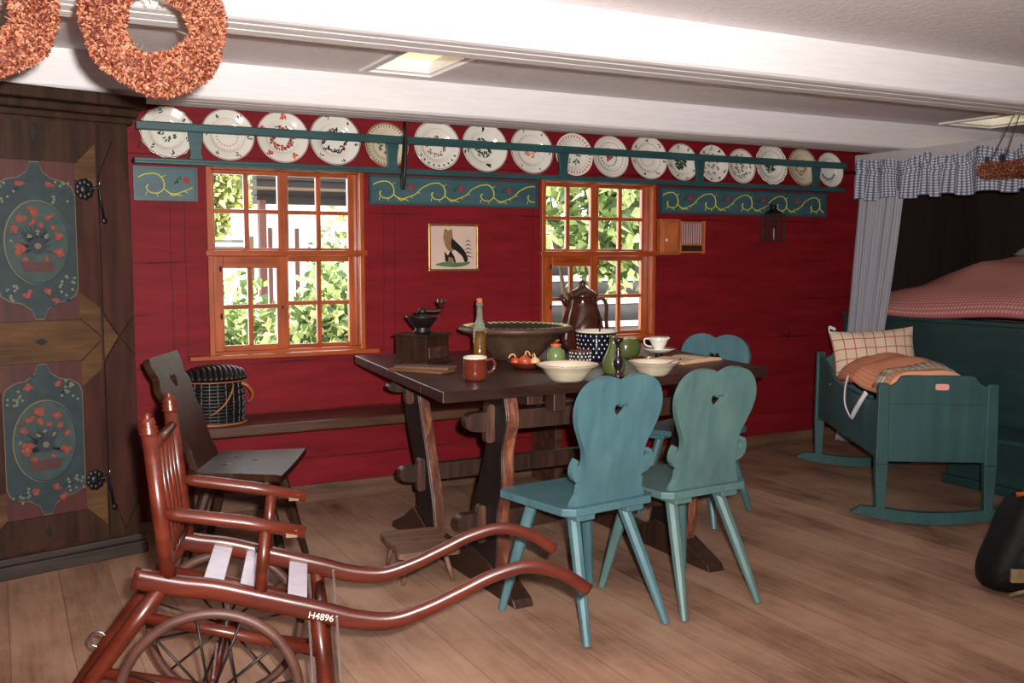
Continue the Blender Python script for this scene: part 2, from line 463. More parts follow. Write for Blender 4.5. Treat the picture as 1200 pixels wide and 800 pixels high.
# ------------------------------------------------------------------ mesh builder
class MB:
    def __init__(self, mat):
        self.v, self.f, self.m, self.s, self.uv = [], [], [], [], {}
        self.mats = [mat]
        self.c = 0
        self.M = Matrix.Identity(4)

    def use(self, mat):
        if mat not in self.mats:
            self.mats.append(mat)
        self.c = self.mats.index(mat)
        return self

    def add(self, vs, fs, smooth=False, uvs=None):
        b = len(self.v)
        for p in vs:
            self.v.append(tuple(self.M @ Vector(p)))
        for i, f in enumerate(fs):
            if uvs:
                self.uv[len(self.f)] = [uvs[k] for k in f]
            self.f.append(tuple(b + k for k in f))
            self.m.append(self.c)
            self.s.append(smooth)
        return self

    def box(self, x0, x1, y0, y1, z0, z1, M2=None):
        vs = [(x, y, z) for z in (z0, z1) for y in (y0, y1) for x in (x0, x1)]
        if M2 is not None:
            vs = [tuple(M2 @ Vector(p)) for p in vs]
        return self.add(vs, [(0, 2, 3, 1), (4, 5, 7, 6), (0, 1, 5, 4), (2, 6, 7, 3), (0, 4, 6, 2), (1, 3, 7, 5)])

    def prism(self, outlines, lo, hi, M2=None, smooth_side=False):
        """outlines: list of closed 2D loops (outer first, holes after), extruded along local z"""
        if not isinstance(outlines[0][0], (list, tuple)):
            outlines = [outlines]
        flat = [p for o in outlines for p in o]
        n = len(flat)
        vs = [(p[0], p[1], lo) for p in flat] + [(p[0], p[1], hi) for p in flat]
        tris = tessellate_polygon([[Vector((p[0], p[1], 0)) for p in o] for o in outlines])
        fs = []
        for t in tris:
            a, b, c = [Vector((flat[k][0], flat[k][1])) for k in t]
            if (b - a).cross(c - a) < 0:
                t = (t[0], t[2], t[1])
            fs.append(tuple(n + k for k in t))
            fs.append(tuple(reversed(t)))
        s = 0
        side = []
        for o in outlines:
            k = len(o)
            for i in range(k):
                j = (i + 1) % k
                side.append((s + i, s + j, n + s + j, n + s + i))
            s += k
        # orientation of side faces
        def area(o):
            return sum(o[i][0] * o[(i + 1) % len(o)][1] - o[(i + 1) % len(o)][0] * o[i][1] for i in range(len(o)))
        s = 0
        out = []
        idx = 0
        for h, o in enumerate(outlines):
            ccw = area(o) > 0
            good = ccw if h == 0 else (not ccw)
            for i in range(len(o)):
                q = side[idx]
                idx += 1
                out.append(q if good else tuple(reversed(q)))
        if M2 is not None:
            vs = [tuple(M2 @ Vector(p)) for p in vs]
        self.add(vs, fs)
        # sides share the same vertices
        base = len(self.v) - 2 * n
        for q in out:
            self.f.append(tuple(base + k for k in q))
            self.m.append(self.c)
            self.s.append(smooth_side)
        return self

    def lathe(self, prof, n=24, M2=None, smooth=True, wob=None):
        vs, fs = [], []
        k = len(prof)
        for i in range(n):
            a = 2 * pi * i / n
            for (r, z) in prof:
                rr = r * (wob(a, z) if wob else 1)
                vs.append((rr * cos(a), rr * sin(a), z))
        for i in range(n):
            j = (i + 1) % n
            for q in range(k - 1):
                a, b, c, d = i * k + q, j * k + q, j * k + q + 1, i * k + q + 1
                if prof[q][0] < 1e-6 and prof[q + 1][0] < 1e-6:
                    continue
                if prof[q][0] < 1e-6:
                    fs.append((a, c, d))
                elif prof[q + 1][0] < 1e-6:
                    fs.append((a, b, d))
                else:
                    fs.append((a, b, c, d))
        if M2 is not None:
            vs = [tuple(M2 @ Vector(p)) for p in vs]
        return self.add(vs, fs, smooth)

    def tube(self, pts, r, n=10, closed=False, flat=None, cap=True, sq=None):
        pts = [Vector(p) for p in pts]
        k = len(pts)
        rs = r if isinstance(r, (list, tuple)) else [r] * k
        vs, fs = [], []
        up = Vector((0, 0, 1))
        prevn = None
        for i, p in enumerate(pts):
            if closed:
                t = pts[(i + 1) % k] - pts[i - 1]
            else:
                t = pts[min(i + 1, k - 1)] - pts[max(i - 1, 0)]
            if t.length < 1e-9:
                t = Vector((0, 0, 1))
            t.normalize()
            if prevn is None:
                a = up if abs(t.dot(up)) < 0.95 else Vector((1, 0, 0))
                nn = (a - t * a.dot(t)).normalized()
            else:
                nn = prevn - t * prevn.dot(t)
                nn.normalize()
            prevn = nn
            bb = t.cross(nn)
            fx, fy = flat if flat else (1, 1)
            for q in range(n):
                an = 2 * pi * q / n
                ca, sa = cos(an), sin(an)
                if sq:
                    k4 = (abs(ca) ** 5 + abs(sa) ** 5) ** (-1 / 5)
                    ca, sa = ca * (1 + (k4 - 1) * sq[i]), sa * (1 + (k4 - 1) * sq[i])
                vs.append(tuple(p + nn * (rs[i] * fx * ca) + bb * (rs[i] * fy * sa)))
        for i in range(k if closed else k - 1):
            j = (i + 1) % k
            for q in range(n):
                w = (q + 1) % n
                fs.append((i * n + q, i * n + w, j * n + w, j * n + q))
        if not closed and cap:
            fs.append(tuple(range(n - 1, -1, -1)))
            fs.append(tuple((k - 1) * n + q for q in range(n)))
        return self.add(vs, fs, n > 5)

    def bar(self, a, b, w, d=None, w2=None, d2=None, roll=None):
        """rectangular bar from a to b, half sizes tapering"""
        a, b = Vector(a), Vector(b)
        d = d or w
        w2 = w2 or w
        d2 = d2 or d
        t = (b - a).normalized()
        ref = Vector(roll) if roll else (Vector((0, 0, 1)) if abs(t.z) < 0.9 else Vector((1, 0, 0)))
        s = t.cross(ref).normalized()
        u = s.cross(t)
        vs = []
        for p, ww, dd in ((a, w, d), (b, w2, d2)):
            for i, j in ((-1, -1), (1, -1), (1, 1), (-1, 1)):
                vs.append(tuple(p + s * ww * i / 2 + u * dd * j / 2))
        return self.add(vs, [(3, 2, 1, 0), (4, 5, 6, 7), (0, 1, 5, 4), (1, 2, 6, 5), (2, 3, 7, 6), (3, 0, 4, 7)])

    def octleg(self, a, b, r1, r2, n=8):
        return self.tube([a, tuple((Vector(a) + Vector(b)) / 2), b], [r1, (r1 + r2) / 2, r2], n).flat_last(n, 2)

    def flat_last(self, n, seg):
        for i in range(n * seg + 2):
            self.s[-1 - i] = False
        return self

    def ell(self, c, r, M2=None, nu=14, nv=8):
        prof = [(sin(pi * i / nv), -cos(pi * i / nv)) for i in range(nv + 1)]
        prof[0] = (0, -1)
        prof[-1] = (0, 1)
        T = Matrix.Translation(c) @ (M2 or Matrix.Identity(4)) @ Matrix.Diagonal((r[0], r[1], r[2], 1))
        return self.lathe(prof, nu, T)

    def grid(self, fn, nu, nv, smooth=True, flip=False):
        vs, uvs, fs = [], [], []
        for i in range(nu + 1):
            for j in range(nv + 1):
                u, v = i / nu, j / nv
                vs.append(tuple(fn(u, v)))
                uvs.append((u, v))
        for i in range(nu):
            for j in range(nv):
                a = i * (nv + 1) + j
                q = (a, a + nv + 1, a + nv + 2, a + 1)
                fs.append(tuple(reversed(q)) if flip else q)
        return self.add(vs, fs, smooth, uvs)

    def build(self, name, parent=None, bevel=0.0, loc=None, seg=2, sharp=35, solid=0.0):
        me = bpy.data.meshes.new(name)
        me.from_pydata(self.v, [], self.f)
        for m in self.mats:
            me.materials.append(m)
        me.polygons.foreach_set('material_index', self.m)
        me.polygons.foreach_set('use_smooth', self.s)
        if self.uv:
            ul = me.uv_layers.new(name='UVMap')
            for pi_, co in self.uv.items():
                p = me.polygons[pi_]
                for li, c in zip(p.loop_indices, co):
                    ul.data[li].uv = c
        me.update()
        o = bpy.data.objects.new(name, me)
        COL.objects.link(o)
        if parent is not None:
            o.parent = parent
        if loc is not None:
            o.location = loc
        if solid:
            md = o.modifiers.new('solid', 'SOLIDIFY')
            md.thickness = solid
            md.offset = 0
        if bevel:
            md = o.modifiers.new('bevel', 'BEVEL')
            md.width = bevel
            md.segments = seg
            md.limit_method = 'ANGLE'
            md.angle_limit = radians(40)
            md.harden_normals = False
        return o


def tag(o, label, cat, group=None, kind=None):
    o['label'] = label
    o['category'] = cat
    if group:
        o['group'] = group
    if kind:
        o['kind'] = kind
    return o


def struct(o, label=None, cat=None):
    o['kind'] = 'structure'
    if label:
        o['label'] = label
        o['category'] = cat
    return o


def thing(name, label, cat, loc=(0, 0, 0), rz=0.0, group=None):
    o = bpy.data.objects.new(name, None)
    o.empty_display_size = 0.1
    COL.objects.link(o)
    o.location = loc
    o.rotation_euler = (0, 0, rz)
    return tag(o, label, cat, group)


def copy_tree(o, parent=None):
    c = o.copy()
    COL.objects.link(c)
    c.parent = parent
    for ch in o.children:
        copy_tree(ch, c)
    return c


def T(x, y, z):
    return Matrix.Translation((x, y, z))


def RX(a):
    return Matrix.Rotation(a, 4, 'X')


def RY(a):
    return Matrix.Rotation(a, 4, 'Y')


def RZ(a):
    return Matrix.Rotation(a, 4, 'Z')


def circ(cx, cy, rx, ry=None, n=24, a0=0.0):
    ry = ry or rx
    return [(cx + rx * cos(a0 + 2 * pi * i / n), cy + ry * sin(a0 + 2 * pi * i / n)) for i in range(n)]


def spline(pts, n=8, closed=False):
    """Catmull-Rom through the points"""
    out = []
    k = len(pts)
    P = [Vector(p) for p in pts]
    rng = range(k) if closed else range(k - 1)
    for i in rng:
        p0 = P[(i - 1) % k] if closed or i > 0 else P[i]
        p1, p2 = P[i], P[(i + 1) % k]
        p3 = P[(i + 2) % k] if closed or i + 2 < k else P[i + 1]
        for j in range(n):
            t = j / n
            q = 0.5 * ((2 * p1) + (p2 - p0) * t + (2 * p0 - 5 * p1 + 4 * p2 - p3) * t * t + (3 * p1 - p0 - 3 * p2 + p3) * t ** 3)
            out.append(tuple(q))
    if not closed:
        out.append(tuple(P[-1]))
    return out


# ------------------------------------------------------------------ room
WY = 5.10
CZ = 2.20
XL, XR, YB = -1.25, 6.75, -1.6
struct(MB(M['floor']).box(XL - .1, XR + .1, YB - .1, WY + .2, -0.12, 0).build('floor'))
struct(MB(M['ceil']).box(XL - .1, XR + .1, YB - .1, 3.97, CZ, CZ + .16)
       .box(XL - .1, 1.60, 3.97, 4.51, CZ, CZ + .16).box(1.92, 5.62, 3.97, 4.51, CZ, CZ + .16)
       .box(6.06, XR + .1, 3.97, 4.51, CZ, CZ + .16)
       .box(XL - .1, XR + .1, 4.51, WY + .2, CZ, CZ + .16).build('ceiling'))

W1, W2 = 0.945, 2.868                 # left edges of the two windows
WW, WZ0, WZ1 = 0.825, 0.815, 1.785
w = MB(M['red'])
xs = [XL - .1, W1, W1 + WW, W2, W2 + WW, XR + .1]
w.box(xs[0], 5.60, WY, WY + .09, 0, WZ0)
w.box(xs[0], 5.60, WY, WY + .09, WZ1, CZ)
for a, b in ((xs[0], xs[1]), (xs[2], xs[3]), (xs[4], 5.60)):
    w.box(a, b, WY, WY + .09, WZ0, WZ1)
struct(w.build('wall_back'))
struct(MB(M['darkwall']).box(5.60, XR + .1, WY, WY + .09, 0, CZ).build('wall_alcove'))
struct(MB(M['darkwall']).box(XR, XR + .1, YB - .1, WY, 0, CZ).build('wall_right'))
struct(MB(M['red']).box(XL - .1, XL, YB - .1, WY, 0, CZ).build('wall_left'))
struct(MB(M['red']).box(XL, XR, YB - .1, YB, 0, CZ).build('wall_front'))
struct(MB(M['baseboard']).box(0.62, 5.30, WY - .018, WY, 0, 0.10).build('baseboard_back', bevel=.004))

# ceiling beams run along the window wall
def beam(y0, y1, name):
    b = MB(M['beam'])
    z0 = 2.03
    prof = [(y0, CZ), (y0, z0 + .014), (y0 + .012, z0 + .004), (y0 + .03, z0), (y0 + .075, z0), (y0 + .08, z0 + .006),
            (y0 + .088, z0), (y0 + .16, z0), (y0 + .165, z0 + .006), (y0 + .172, z0), (y1 - .02, z0), (y1, z0 + .012), (y1, CZ)]
    # prism in (y,z), extruded along x
    M2 = Matrix(((0, 0, 1, 0), (1, 0, 0, 0), (0, 1, 0, 0), (0, 0, 0, 1)))
    b.prism(prof, XL - .05, XR + .05, M2)
    o = b.build(name, bevel=0.003)
    return struct(o)


beam(4.655, 4.955, 'trim_1')
beam(3.03, 3.29, 'trim_2')
beam(1.35, 1.62, 'trim_3')
beam(-0.35, -0.08, 'trim_4')

# recessed lit openings in the ceiling
def hatch(name, x0, x1, label):
    y0, y1 = 3.97, 4.51
    t = thing(name, label, 'ceiling light', (x0, y0, CZ))
    W_, D_ = x1 - x0, y1 - y0
    f = MB(M['beam'])
    f.box(-.035, W_ + .035, -.035, 0, -.012, .004).box(-.035, W_ + .035, D_, D_ + .035, -.012, .004)
    f.box(-.035, 0, 0, D_, -.012, .004).box(W_, W_ + .035, 0, D_, -.012, .004)
    f.box(0, .012, 0, D_, .004, .15).box(W_ - .012, W_, 0, D_, .004, .15)
    f.box(.012, W_ - .012, 0, .012, .004, .15).box(.012, W_ - .012, D_ - .012, D_, .004, .15)
    f.build('frame', t, bevel=.002)
    MB(M['glow']).box(.012, W_ - .012, .012, D_ - .012, .06, .075).build('diffuser', t)
    return t


hatch('ceiling_light', 1.60, 1.92, 'recessed glowing ceiling opening nearer the hanging orange wreaths, above left window')
hatch('ceiling_light', 5.62, 6.06, 'recessed glowing ceiling opening at right, above the bed curtain')

# white lintel above the bed curtain
struct(MB(M['lintel']).box(5.42, 5.50, 0.9, WY, 1.90, 2.03).build('trim_5', bevel=.004))


# ------------------------------------------------------------------ windows
def window(name, x0):
    t = bpy.data.objects.new(name, None)
    COL.objects.link(t)
    t.location = (x0, WY, WZ0)
    struct(t)
    H = WZ1 - WZ0
    f = MB(M['pine'])
    # outer casing, standing a little proud of the wall, and the lining of the hole
    f.box(0, .028, -.02, .085, 0, H).box(WW - .028, WW, -.02, .085, 0, H)
    f.use(M['pine_h']).box(.028, WW - .028, -.02, .085, H - .028, H)
    f.box(.028, WW - .028, -.01, .085, 0, .02)
    f.box(-.012, WW + .012, -.032, .10, .505, .535)         # transom
    f.build('window_frame', t, bevel=.004)
    s = MB(M['pine_h'])
    s.box(-.11, WW + .06, -.075, -.02, -.018, .006).box(.0, WW, -.02, .085, -.018, .002)
    s.build('window_sill', t, bevel=.005)
    gz = MB(M['glasspane'])

    def sash(xa, xb, za, zb, fl_, fr, ft, fb, y=.03, th=.028):
        q = MB(M['pine'])
        q.box(xa, xa + fl_, y, y + th, za, zb).box(xb - fr, xb, y, y + th, za, zb)
        q.use(M['pine_h']).box(xa + fl_, xb - fr, y, y + th, zb - ft, zb).box(xa + fl_, xb - fr, y, y + th, za, za + fb)
        xm = (xa + fl_ + xb - fr) / 2
        zm = (za + fb + zb - ft) / 2
        q.use(M['pine']).box(xm - .013, xm + .013, y + .003, y + th - .003, za + fb, zb - ft)
        q.use(M['pine_h']).box(xa + fl_, xm - .013, y + .004, y + th - .004, zm - .011, zm + .011)
        q.box(xm + .013, xb - fr, y + .004, y + th - .004, zm - .011, zm + .011)
        o = q.build('window_sash', t, bevel=.003)
        g = MB(M['glasspane'])
        for (a, b) in ((xa + fl_, xm - .013), (xm + .013, xb - fr)):
            for (c, d) in ((za + fb, zm - .011), (zm + .011, zb - ft)):
                g.box(a - .002, b + .002, y + th / 2 - .0015, y + th / 2 + .0015, c - .002, d + .002)
        g.build('window_pane', o)
    mid = .398
    sash(.028, mid, .535, H - .028, .02, .028, .022, .012)
    sash(mid, WW - .028, .535, H - .028, .028, .048, .022, .012)
    sash(.028, mid, .02, .505, .048, .052, .062, .03, y=-.012)
    sash(mid, WW - .028, .02, .505, .022, .048, .03, .02)
    hd = MB(M['blackmetal'])
    hd.ell((.37, -.03, .24), (.008, .014, .008)).ell((.06, -.022, .20), (.006, .008, .016)).ell((.06, -.022, .44), (.006, .008, .016))
    hd.build('window_latch', t)
    return t


window('window_1', W1)
window('window_2', W2)

# ------------------------------------------------------------------ wardrobe
def wardrobe():
    ang = radians(15)
    t = thing('wardrobe', 'large dark painted wardrobe with two oval flower basket panels at left edge', 'wardrobe', (0.55, 4.60, 0), ang)
    # local: x to the right along the front (0 = right front corner), y into depth, z up.  Front face y = 0
    LW, DP = 1.42, .40
    Mf = Matrix(((1, 0, 0, 0), (0, 0, -1, 0), (0, 1, 0, 0), (0, 0, 0, 1)))   # (x,z,depth out) -> local
    b = MB(M['cab_brown'])
    b.box(-LW, -.02, .0, DP, .06, 1.90)
    b.use(M['cab_tan'])
    b.build('carcass', t, bevel=.004)
    # plinth and cornice
    p = MB(M['plinth'])
    p.box(-LW - .03, .0, -.035, DP, .0, .055).box(-LW - .02, -.01, -.02, DP, .055, .085)
    p.build('plinth', t, bevel=.005)
    c = MB(M['cab_brown'])
    c.box(-LW - .02, .0, -.02, DP, 1.885, 1.915).box(-LW - .035, .015, -.045, DP, 1.915, 1.95).box(-LW - .06, .035, -.085, DP, 1.95, 2.0)
    c.build('cornice', t, bevel=.008)
    # right hand pilaster with hexagonal facets
    q = MB(M['cab_redbrown'])
    q.prism([(-.155, .30), (-.09, .13), (-.022, .26), (-.022, .86), (-.09, .97), (-.155, .86)], 0, .012, Mf)
    q.prism([(-.155, 1.08), (-.09, .975), (-.022, 1.08), (-.022, 1.62), (-.09, 1.81), (-.155, 1.66)], 0, .012, Mf)
    q.use(M['cab_brown'])
    q.prism([(-.022, .88), (-.022, 1.06), (-.086, .972)], 0, .010, Mf)
    q.prism([(-.157, .10), (-.022, .10), (-.022, .245), (-.09, .115), (-.157, .28)], 0, .009, Mf)
    q.use(M['cab_tan'])
    q.prism([(-.155, .88), (-.155, 1.06), (-.094, .972)], 0, .010, Mf)
    q.build('pilaster', t)

    def flower(mb, x, z, r, mat, rng, n=6):
        mb.use(mat)
        for k in range(n):
            a = rng.uniform(0, 2 * pi)
            rr = r * rng.uniform(.2, .65)
            s = r * rng.uniform(.38, .6)
            mb.prism(circ(x + rr * cos(a), z + rr * sin(a), s, s * rng.uniform(.6, 1), 7, a), .010, .0125 + rng.uniform(0, .002), Mf)
        mb.use(M['cab_line']).prism(circ(x, z, r * .2, None, 6), .011, .0155, Mf)

    def door(x0, x1, hinged, seed):
        rng = random.Random(seed)
        d = MB(M['cab_redbrown'])
        xm = (x0 + x1) / 2
        half = .158
        dz0, dz1 = .10, 1.87
        d.box(x0, x1, -.018, 0, dz0, dz1)
        door_o = d.build('door', t)
        # mitred coloured facets of the rails and stiles
        MF = Mf @ T(0, 0, .018)

        def facet(mat, poly, h, nm):
            MB(mat).prism(poly, 0, h, MF).build(nm, door_o)
        facet(M['cab_tan'], [(x0 + .004, .97), (xm - half, .882), (xm + half, .882), (x1 - .004, .97), (xm + half, 1.054), (xm - half, 1.054)], .006, 'rail_facet')
        facet(M['cab_brown'], [(x0 + .02, 1.862), (x0 + .004, 1.80), (xm - half, 1.71), (xm + half, 1.71), (x1 - .004, 1.80), (x1 - .02, 1.862)], .006, 'rail_facet')
        facet(M['cab_brown'], [(x0 + .004, .12), (x1 - .004, .12), (x1 - .004, .145), (xm + half, .236), (xm - half, .236), (x0 + .004, .145)], .006, 'rail_facet')
        for s in (-1, 1):
            xe = x1 - .006 if s > 0 else x0 + .006
            xi = xm + s * half
            for poly in ([(xi, 1.70), (xe, 1.79), (xe, 1.60), (xi, 1.64)], [(xi, 1.062), (xe, .982), (xe, 1.10), (xi, 1.17)],
                         [(xi, .874), (xe, .958), (xe, .84), (xi, .77)], [(xi, .245), (xe, .155), (xe, .34), (xi, .36)]):
                facet(M['cab_tan'], poly if s > 0 else list(reversed(poly)), .005, 'corner_facet')
        for z in (.968, 1.82, .17):
            r = .026 if z < 1 and z > .5 else .014
            hgt = .016 if z < 1 and z > .5 else .03
            MB(M['iron_dark']).prism([(xm - r, z), (xm, z - hgt), (xm + r, z), (xm, z + hgt)], .006, .008, MF).build('diamond', door_o)
        for (z0, z1) in ((1.056, 1.706), (.24, .88)):
            zc, hh = (z0 + z1) / 2, (z1 - z0) / 2
            pn = MB(M['cab_red'])
            Mo = Mf
            Mloc = T(0, -.018, 0)
            pn.M = Mloc
            pn.prism([(xm - half, z0), (xm + half, z0), (xm + half, z1), (xm - half, z1)], 0, .004, Mo)
            hw = half - .004
            # shaped blue field
            r = []
            for sx, sz in ((1, 1), (-1, 1), (-1, -1), (1, -1)):
                seg = [(hw, 0), (hw, hh * .58), (hw * .93, hh * .68), (hw * .72, hh * .75), (hw * .42, hh * .78), (hw * .2, hh * .86), (hw * .1, hh * .98)]
                pts = [(xm + sx * a, zc + sz * b2) for a, b2 in seg]
                if sx * sz < 0:
                    pts.reverse()
                r += pts
            outline = list(dict.fromkeys(r))
            grow = [(xm + (a - xm) * 1.02, zc + (b2 - zc) * 1.012) for a, b2 in outline]
            pn.use(M['cab_line']).prism(grow, .004, .0055, Mo)
            pn.use(M['cab_teal']).prism(outline, .004, .007, Mo)
            pn.use(M['cab_line']).prism(circ(xm, zc - .005, .128, .172, 40), .007, .0085, Mo)
            pn.use(M['cab_blue']).prism(circ(xm + .003, zc - .007, .125, .169, 40), .007, .0088, Mo)
            pn.use(M['cab_teal_light']).prism(circ(xm, zc - .005, .121, .164, 40), .007, .0095, Mo)
            # basket and bouquet
            pn.use(M['cab_basket']).prism([(xm - .055, zc - .125), (xm + .055, zc - .125), (xm + .068, zc - .085), (xm - .068, zc - .085)], .0095, .012, Mo)
            pn.use(M['cab_blue'])
            for k in range(26):
                a = rng.uniform(-.1 * pi, 1.1 * pi)
                L = rng.uniform(.05, .11)
                cx, cz = xm, zc - .03
                p1 = (cx + L * cos(a), cz + L * 1.15 * sin(a))
                nx, nz = -sin(a) * .006, cos(a) * .006
                mxp = ((cx + p1[0]) / 2, (cz + p1[1]) / 2)
                pn.prism([(cx, cz), (mxp[0] - nx, mxp[1] - nz), p1, (mxp[0] + nx, mxp[1] + nz)], .0095, .0102, Mo)
            pn.use(M['cab_blue']).prism(circ(xm, zc - .02, .034, None, 14), .0095, .011, Mo)
            pn.use(M['cab_line']).prism(circ(xm, zc - .02, .013, None, 10), .0095, .0125, Mo)
            for (fx, fz, fr) in ((-.02, .12, .026), (-.06, .09, .022), (.045, .10, .02), (-.088, .045, .022), (-.075, -.03, .03),
                                 (.08, -.045, .026), (.06, .055, .016), (.085, .02, .02), (-.02, .075, .018), (.015, .065, .014), (-.05, -.075, .016), (.03, -.07, .014)):
                flower(pn, xm + fx, zc + fz, fr, M['cab_flower'], rng)
            for (fx, fz, fr) in ((-.03, .02, .012), (.0, .035, .012), (.035, .02, .012), (-.1, -.0, .01)):
                flower(pn, xm + fx, zc + fz, fr, M['cab_berry'], rng, 4)
            # sprigs on the blue field
            for (fx, fz) in ((-.06, .225), (.055, .235), (-.045, -.215), (.035, -.205), (.06, -.245)):
                flower(pn, xm + fx, zc + fz, .020, M['cab_flower'], rng, 5)
            pn.use(M['cab_berry'])
            for (bx, bz) in ((-.115, .19), (.10, .20), (-.10, -.22), (.115, -.185)):
                for k in range(11):
                    pn.prism(circ(xm + bx + rng.uniform(-.035, .035), zc + bz + rng.uniform(-.045, .045), .006, None, 6), .007, .009, Mo)
            pn.use(M['cab_blue'])
            for k in range(22):
                sx = rng.choice((-1, 1))
                sz = rng.choice((-1, 1))
                cx, cz = xm + sx * rng.uniform(.02, .13), zc + sz * rng.uniform(.19, .27)
                if abs(cz - zc) > .25 and abs(cx - xm) > .06:
                    continue
                pn.prism(circ(cx, cz, .013, .006, 7, rng.uniform(0, 3)), .007, .0082, Mo)
            pn.build('painted_panel', door_o)
        # iron hinges
        xs_ = x1 if hinged > 0 else x0
        for z in (1.60, .36):
            h = MB(M['blackmetal'])
            s = hinged
            for k in range(9):
                a = k * 2 * pi / 9
                h.ell((xs_ - s * .055 + .026 * cos(a), -.029, z + .03 * sin(a)), (.014, .006, .016))
            h.ell((xs_ - s * .055, -.03, z), (.022, .008, .024))
            h.tube([(xs_ - s * .05, -.032, z), (xs_ + s * .004, -.034, z + .01), (xs_ + s * .006, -.034, z - .03), (xs_ + s * .018, -.034, z - .12)], .006, 8)
            h.ell((xs_ + s * .022, -.034, z - .13), (.013, .006, .014))
            h.use(M['steel']).tube([(xs_ + s * .004, -.036, z + .04), (xs_ + s * .004, -.036, z + .012)], .004, 8)
            h.build('hinge', door_o)
    door(-.665, -.165, 1, 3)
    door(-1.25, -.75, -1, 4)
    return t


wardrobe()

# ------------------------------------------------------------------ plate rack and friezes
rack = thing('plate_rack', 'long dark teal plate rack with rail and shelf across the red window wall', 'plate rack', (0, 0, 0))
RX0, RX1 = .60, 5.20
MB(M['teal_dark']).box(RX0, RX1, 4.975, WY, 1.765, 1.787).box(RX0, RX1, 4.967, 4.985, 1.757, 1.773).build('shelf', rack, bevel=.004)
MB(M['teal_dark']).box(RX0 + .01, RX1 + .01, 4.965, 4.987, 1.915, 1.957).build('rail', rack, bevel=.006)
for x in (.886, 1.90, 2.96, 3.96, 4.95):
    # shaped upright: wider in the middle like a turned bracket
    pts = [(x - .033, 1.787), (x - .026, 1.82), (x - .03, 1.87), (x - .036, 1.90), (x - .036, 1.925), (x + .036, 1.925), (x + .036, 1.90), (x + .03, 1.87), (x + .026, 1.82), (x + .033, 1.787)]
    Mf = Matrix(((1, 0, 0, 0), (0, 0, -1, 4.987), (0, 1, 0, 0), (0, 0, 0, 1)))
    MB(M['teal_dark']).prism(list(reversed(pts)) if False else pts, -.018, 0, Mf).build('upright', rack, bevel=.003)


def frieze(x0, x1, z0, z1, nrep, label, phase=0.0):
    t = thing('frieze_board', label, 'painted board', (x0, WY, z0), 0)
    W_, H = x1 - x0, z1 - z0
    b = MB(M['teal_panel'])
    b.box(0, W_, -.014, 0, 0, H)
    b.use(M['teal_dark']).box(0, W_, -.022, -.014, 0, .012).box(0, W_, -.022, -.014, H - .012, H).box(0, .012, -.022, -.014, .012, H - .012).box(W_ - .012, W_, -.022, -.014, .012, H - .012)
    L = .305
    SX = 1.196
    b.use(M['yellow_paint'])
    base = [(.02, .125), (.05, .143), (.09, .146), (.115, .115), (.118, .07), (.095, .042), (.062, .046), (.05, .072), (.058, .086)]
    link = [(.118, .066), (.14, .044), (.165, .04), (.19, .052), (.225, .072), (.255, .11), (.275, .125)]
    for r in range(nrep + 1):
        ox = r * L + phase
        for path, rad in ((base, .0036), (link, .0032), ([(.13, .055), (.15, .03), (.17, .036), (.19, .028)], .0026)):
            pts = [(ox + a * SX, -.0145, z * H / .185) for a, z in spline(path, 5)]
            run = []
            for p in pts + [None]:
                if p is not None and .016 < p[0] < W_ - .016:
                    run.append(p)
                else:
                    if len(run) > 2:
                        b.tube(run, rad, 6, flat=(1, 1))
                    run = []
        for (a, z, dx, dz) in ((.112, .13, .018, .012), (.05, .045, -.004, -.02), (.09, .04, .004, -.018), (.2, .056, .014, -.012), (.235, .082, .018, -.006)):
            a *= SX
            if .016 < ox + a < W_ - .04 and ox + a + dx > .016:
                b.tube([(ox + a, -.0145, z * H / .185), (ox + a + dx, -.0145, (z + dz) * H / .185)], [.003, .001], 5)
        # red flower and dark green leaf tuft
        fx, fz = ox + .205 * SX, .115 * H / .185
        if fx < W_ - .03 and fx > .03:
            b.use(M['red_paint'])
            for k in range(6):
                a = k * pi / 3
                b.ell((fx + .009 * cos(a), -.0145, fz + .009 * sin(a)), (.007, .0025, .007), None, 8, 5)
            b.use(M['darkgreen_paint'])
            for k in range(4):
                b.ell((fx - .05 + .012 * k % .03, -.0145, fz - .01 + .01 * (k % 3)), (.004, .002, .011), RY(.5 - .5 * k), 7, 5)
            b.use(M['yellow_paint'])
    b.build('scroll_panel', t)
    return t


frieze(.605, .905, 1.59, 1.755, 1, 'short teal board with yellow scroll between the wardrobe and left window')
frieze(1.80, 2.84, 1.60, 1.757, 4, 'teal board with yellow scrolls and red flowers between the two windows')
frieze(3.72, 5.14, 1.59, 1.755, 5, 'teal board with yellow scrolls right of the right window')

# ------------------------------------------------------------------ plates
def plate_prof(r):
    return [(0, .0), (r * .5, 0), (r * .56, .003), (r * .62, .012), (r * .68, .016), (r * .98, .026), (r, .028),
            (r * .995, .031), (r * .97, .030), (r * .68, .020), (r * .62, .016), (r * .55, .007), (r * .49, .005), (0, .005)]


def plate_h(q):      # front surface height at q = radius fraction
    pts = [(0, .005), (.49, .005), (.55, .007), (.62, .016), (.68, .020), (.97, .030), (1, .030)]
    for (a, ha), (b, hb) in zip(pts, pts[1:]):
        if a <= q <= b:
            return ha + (hb - ha) * (q - a) / (b - a)
    return .03


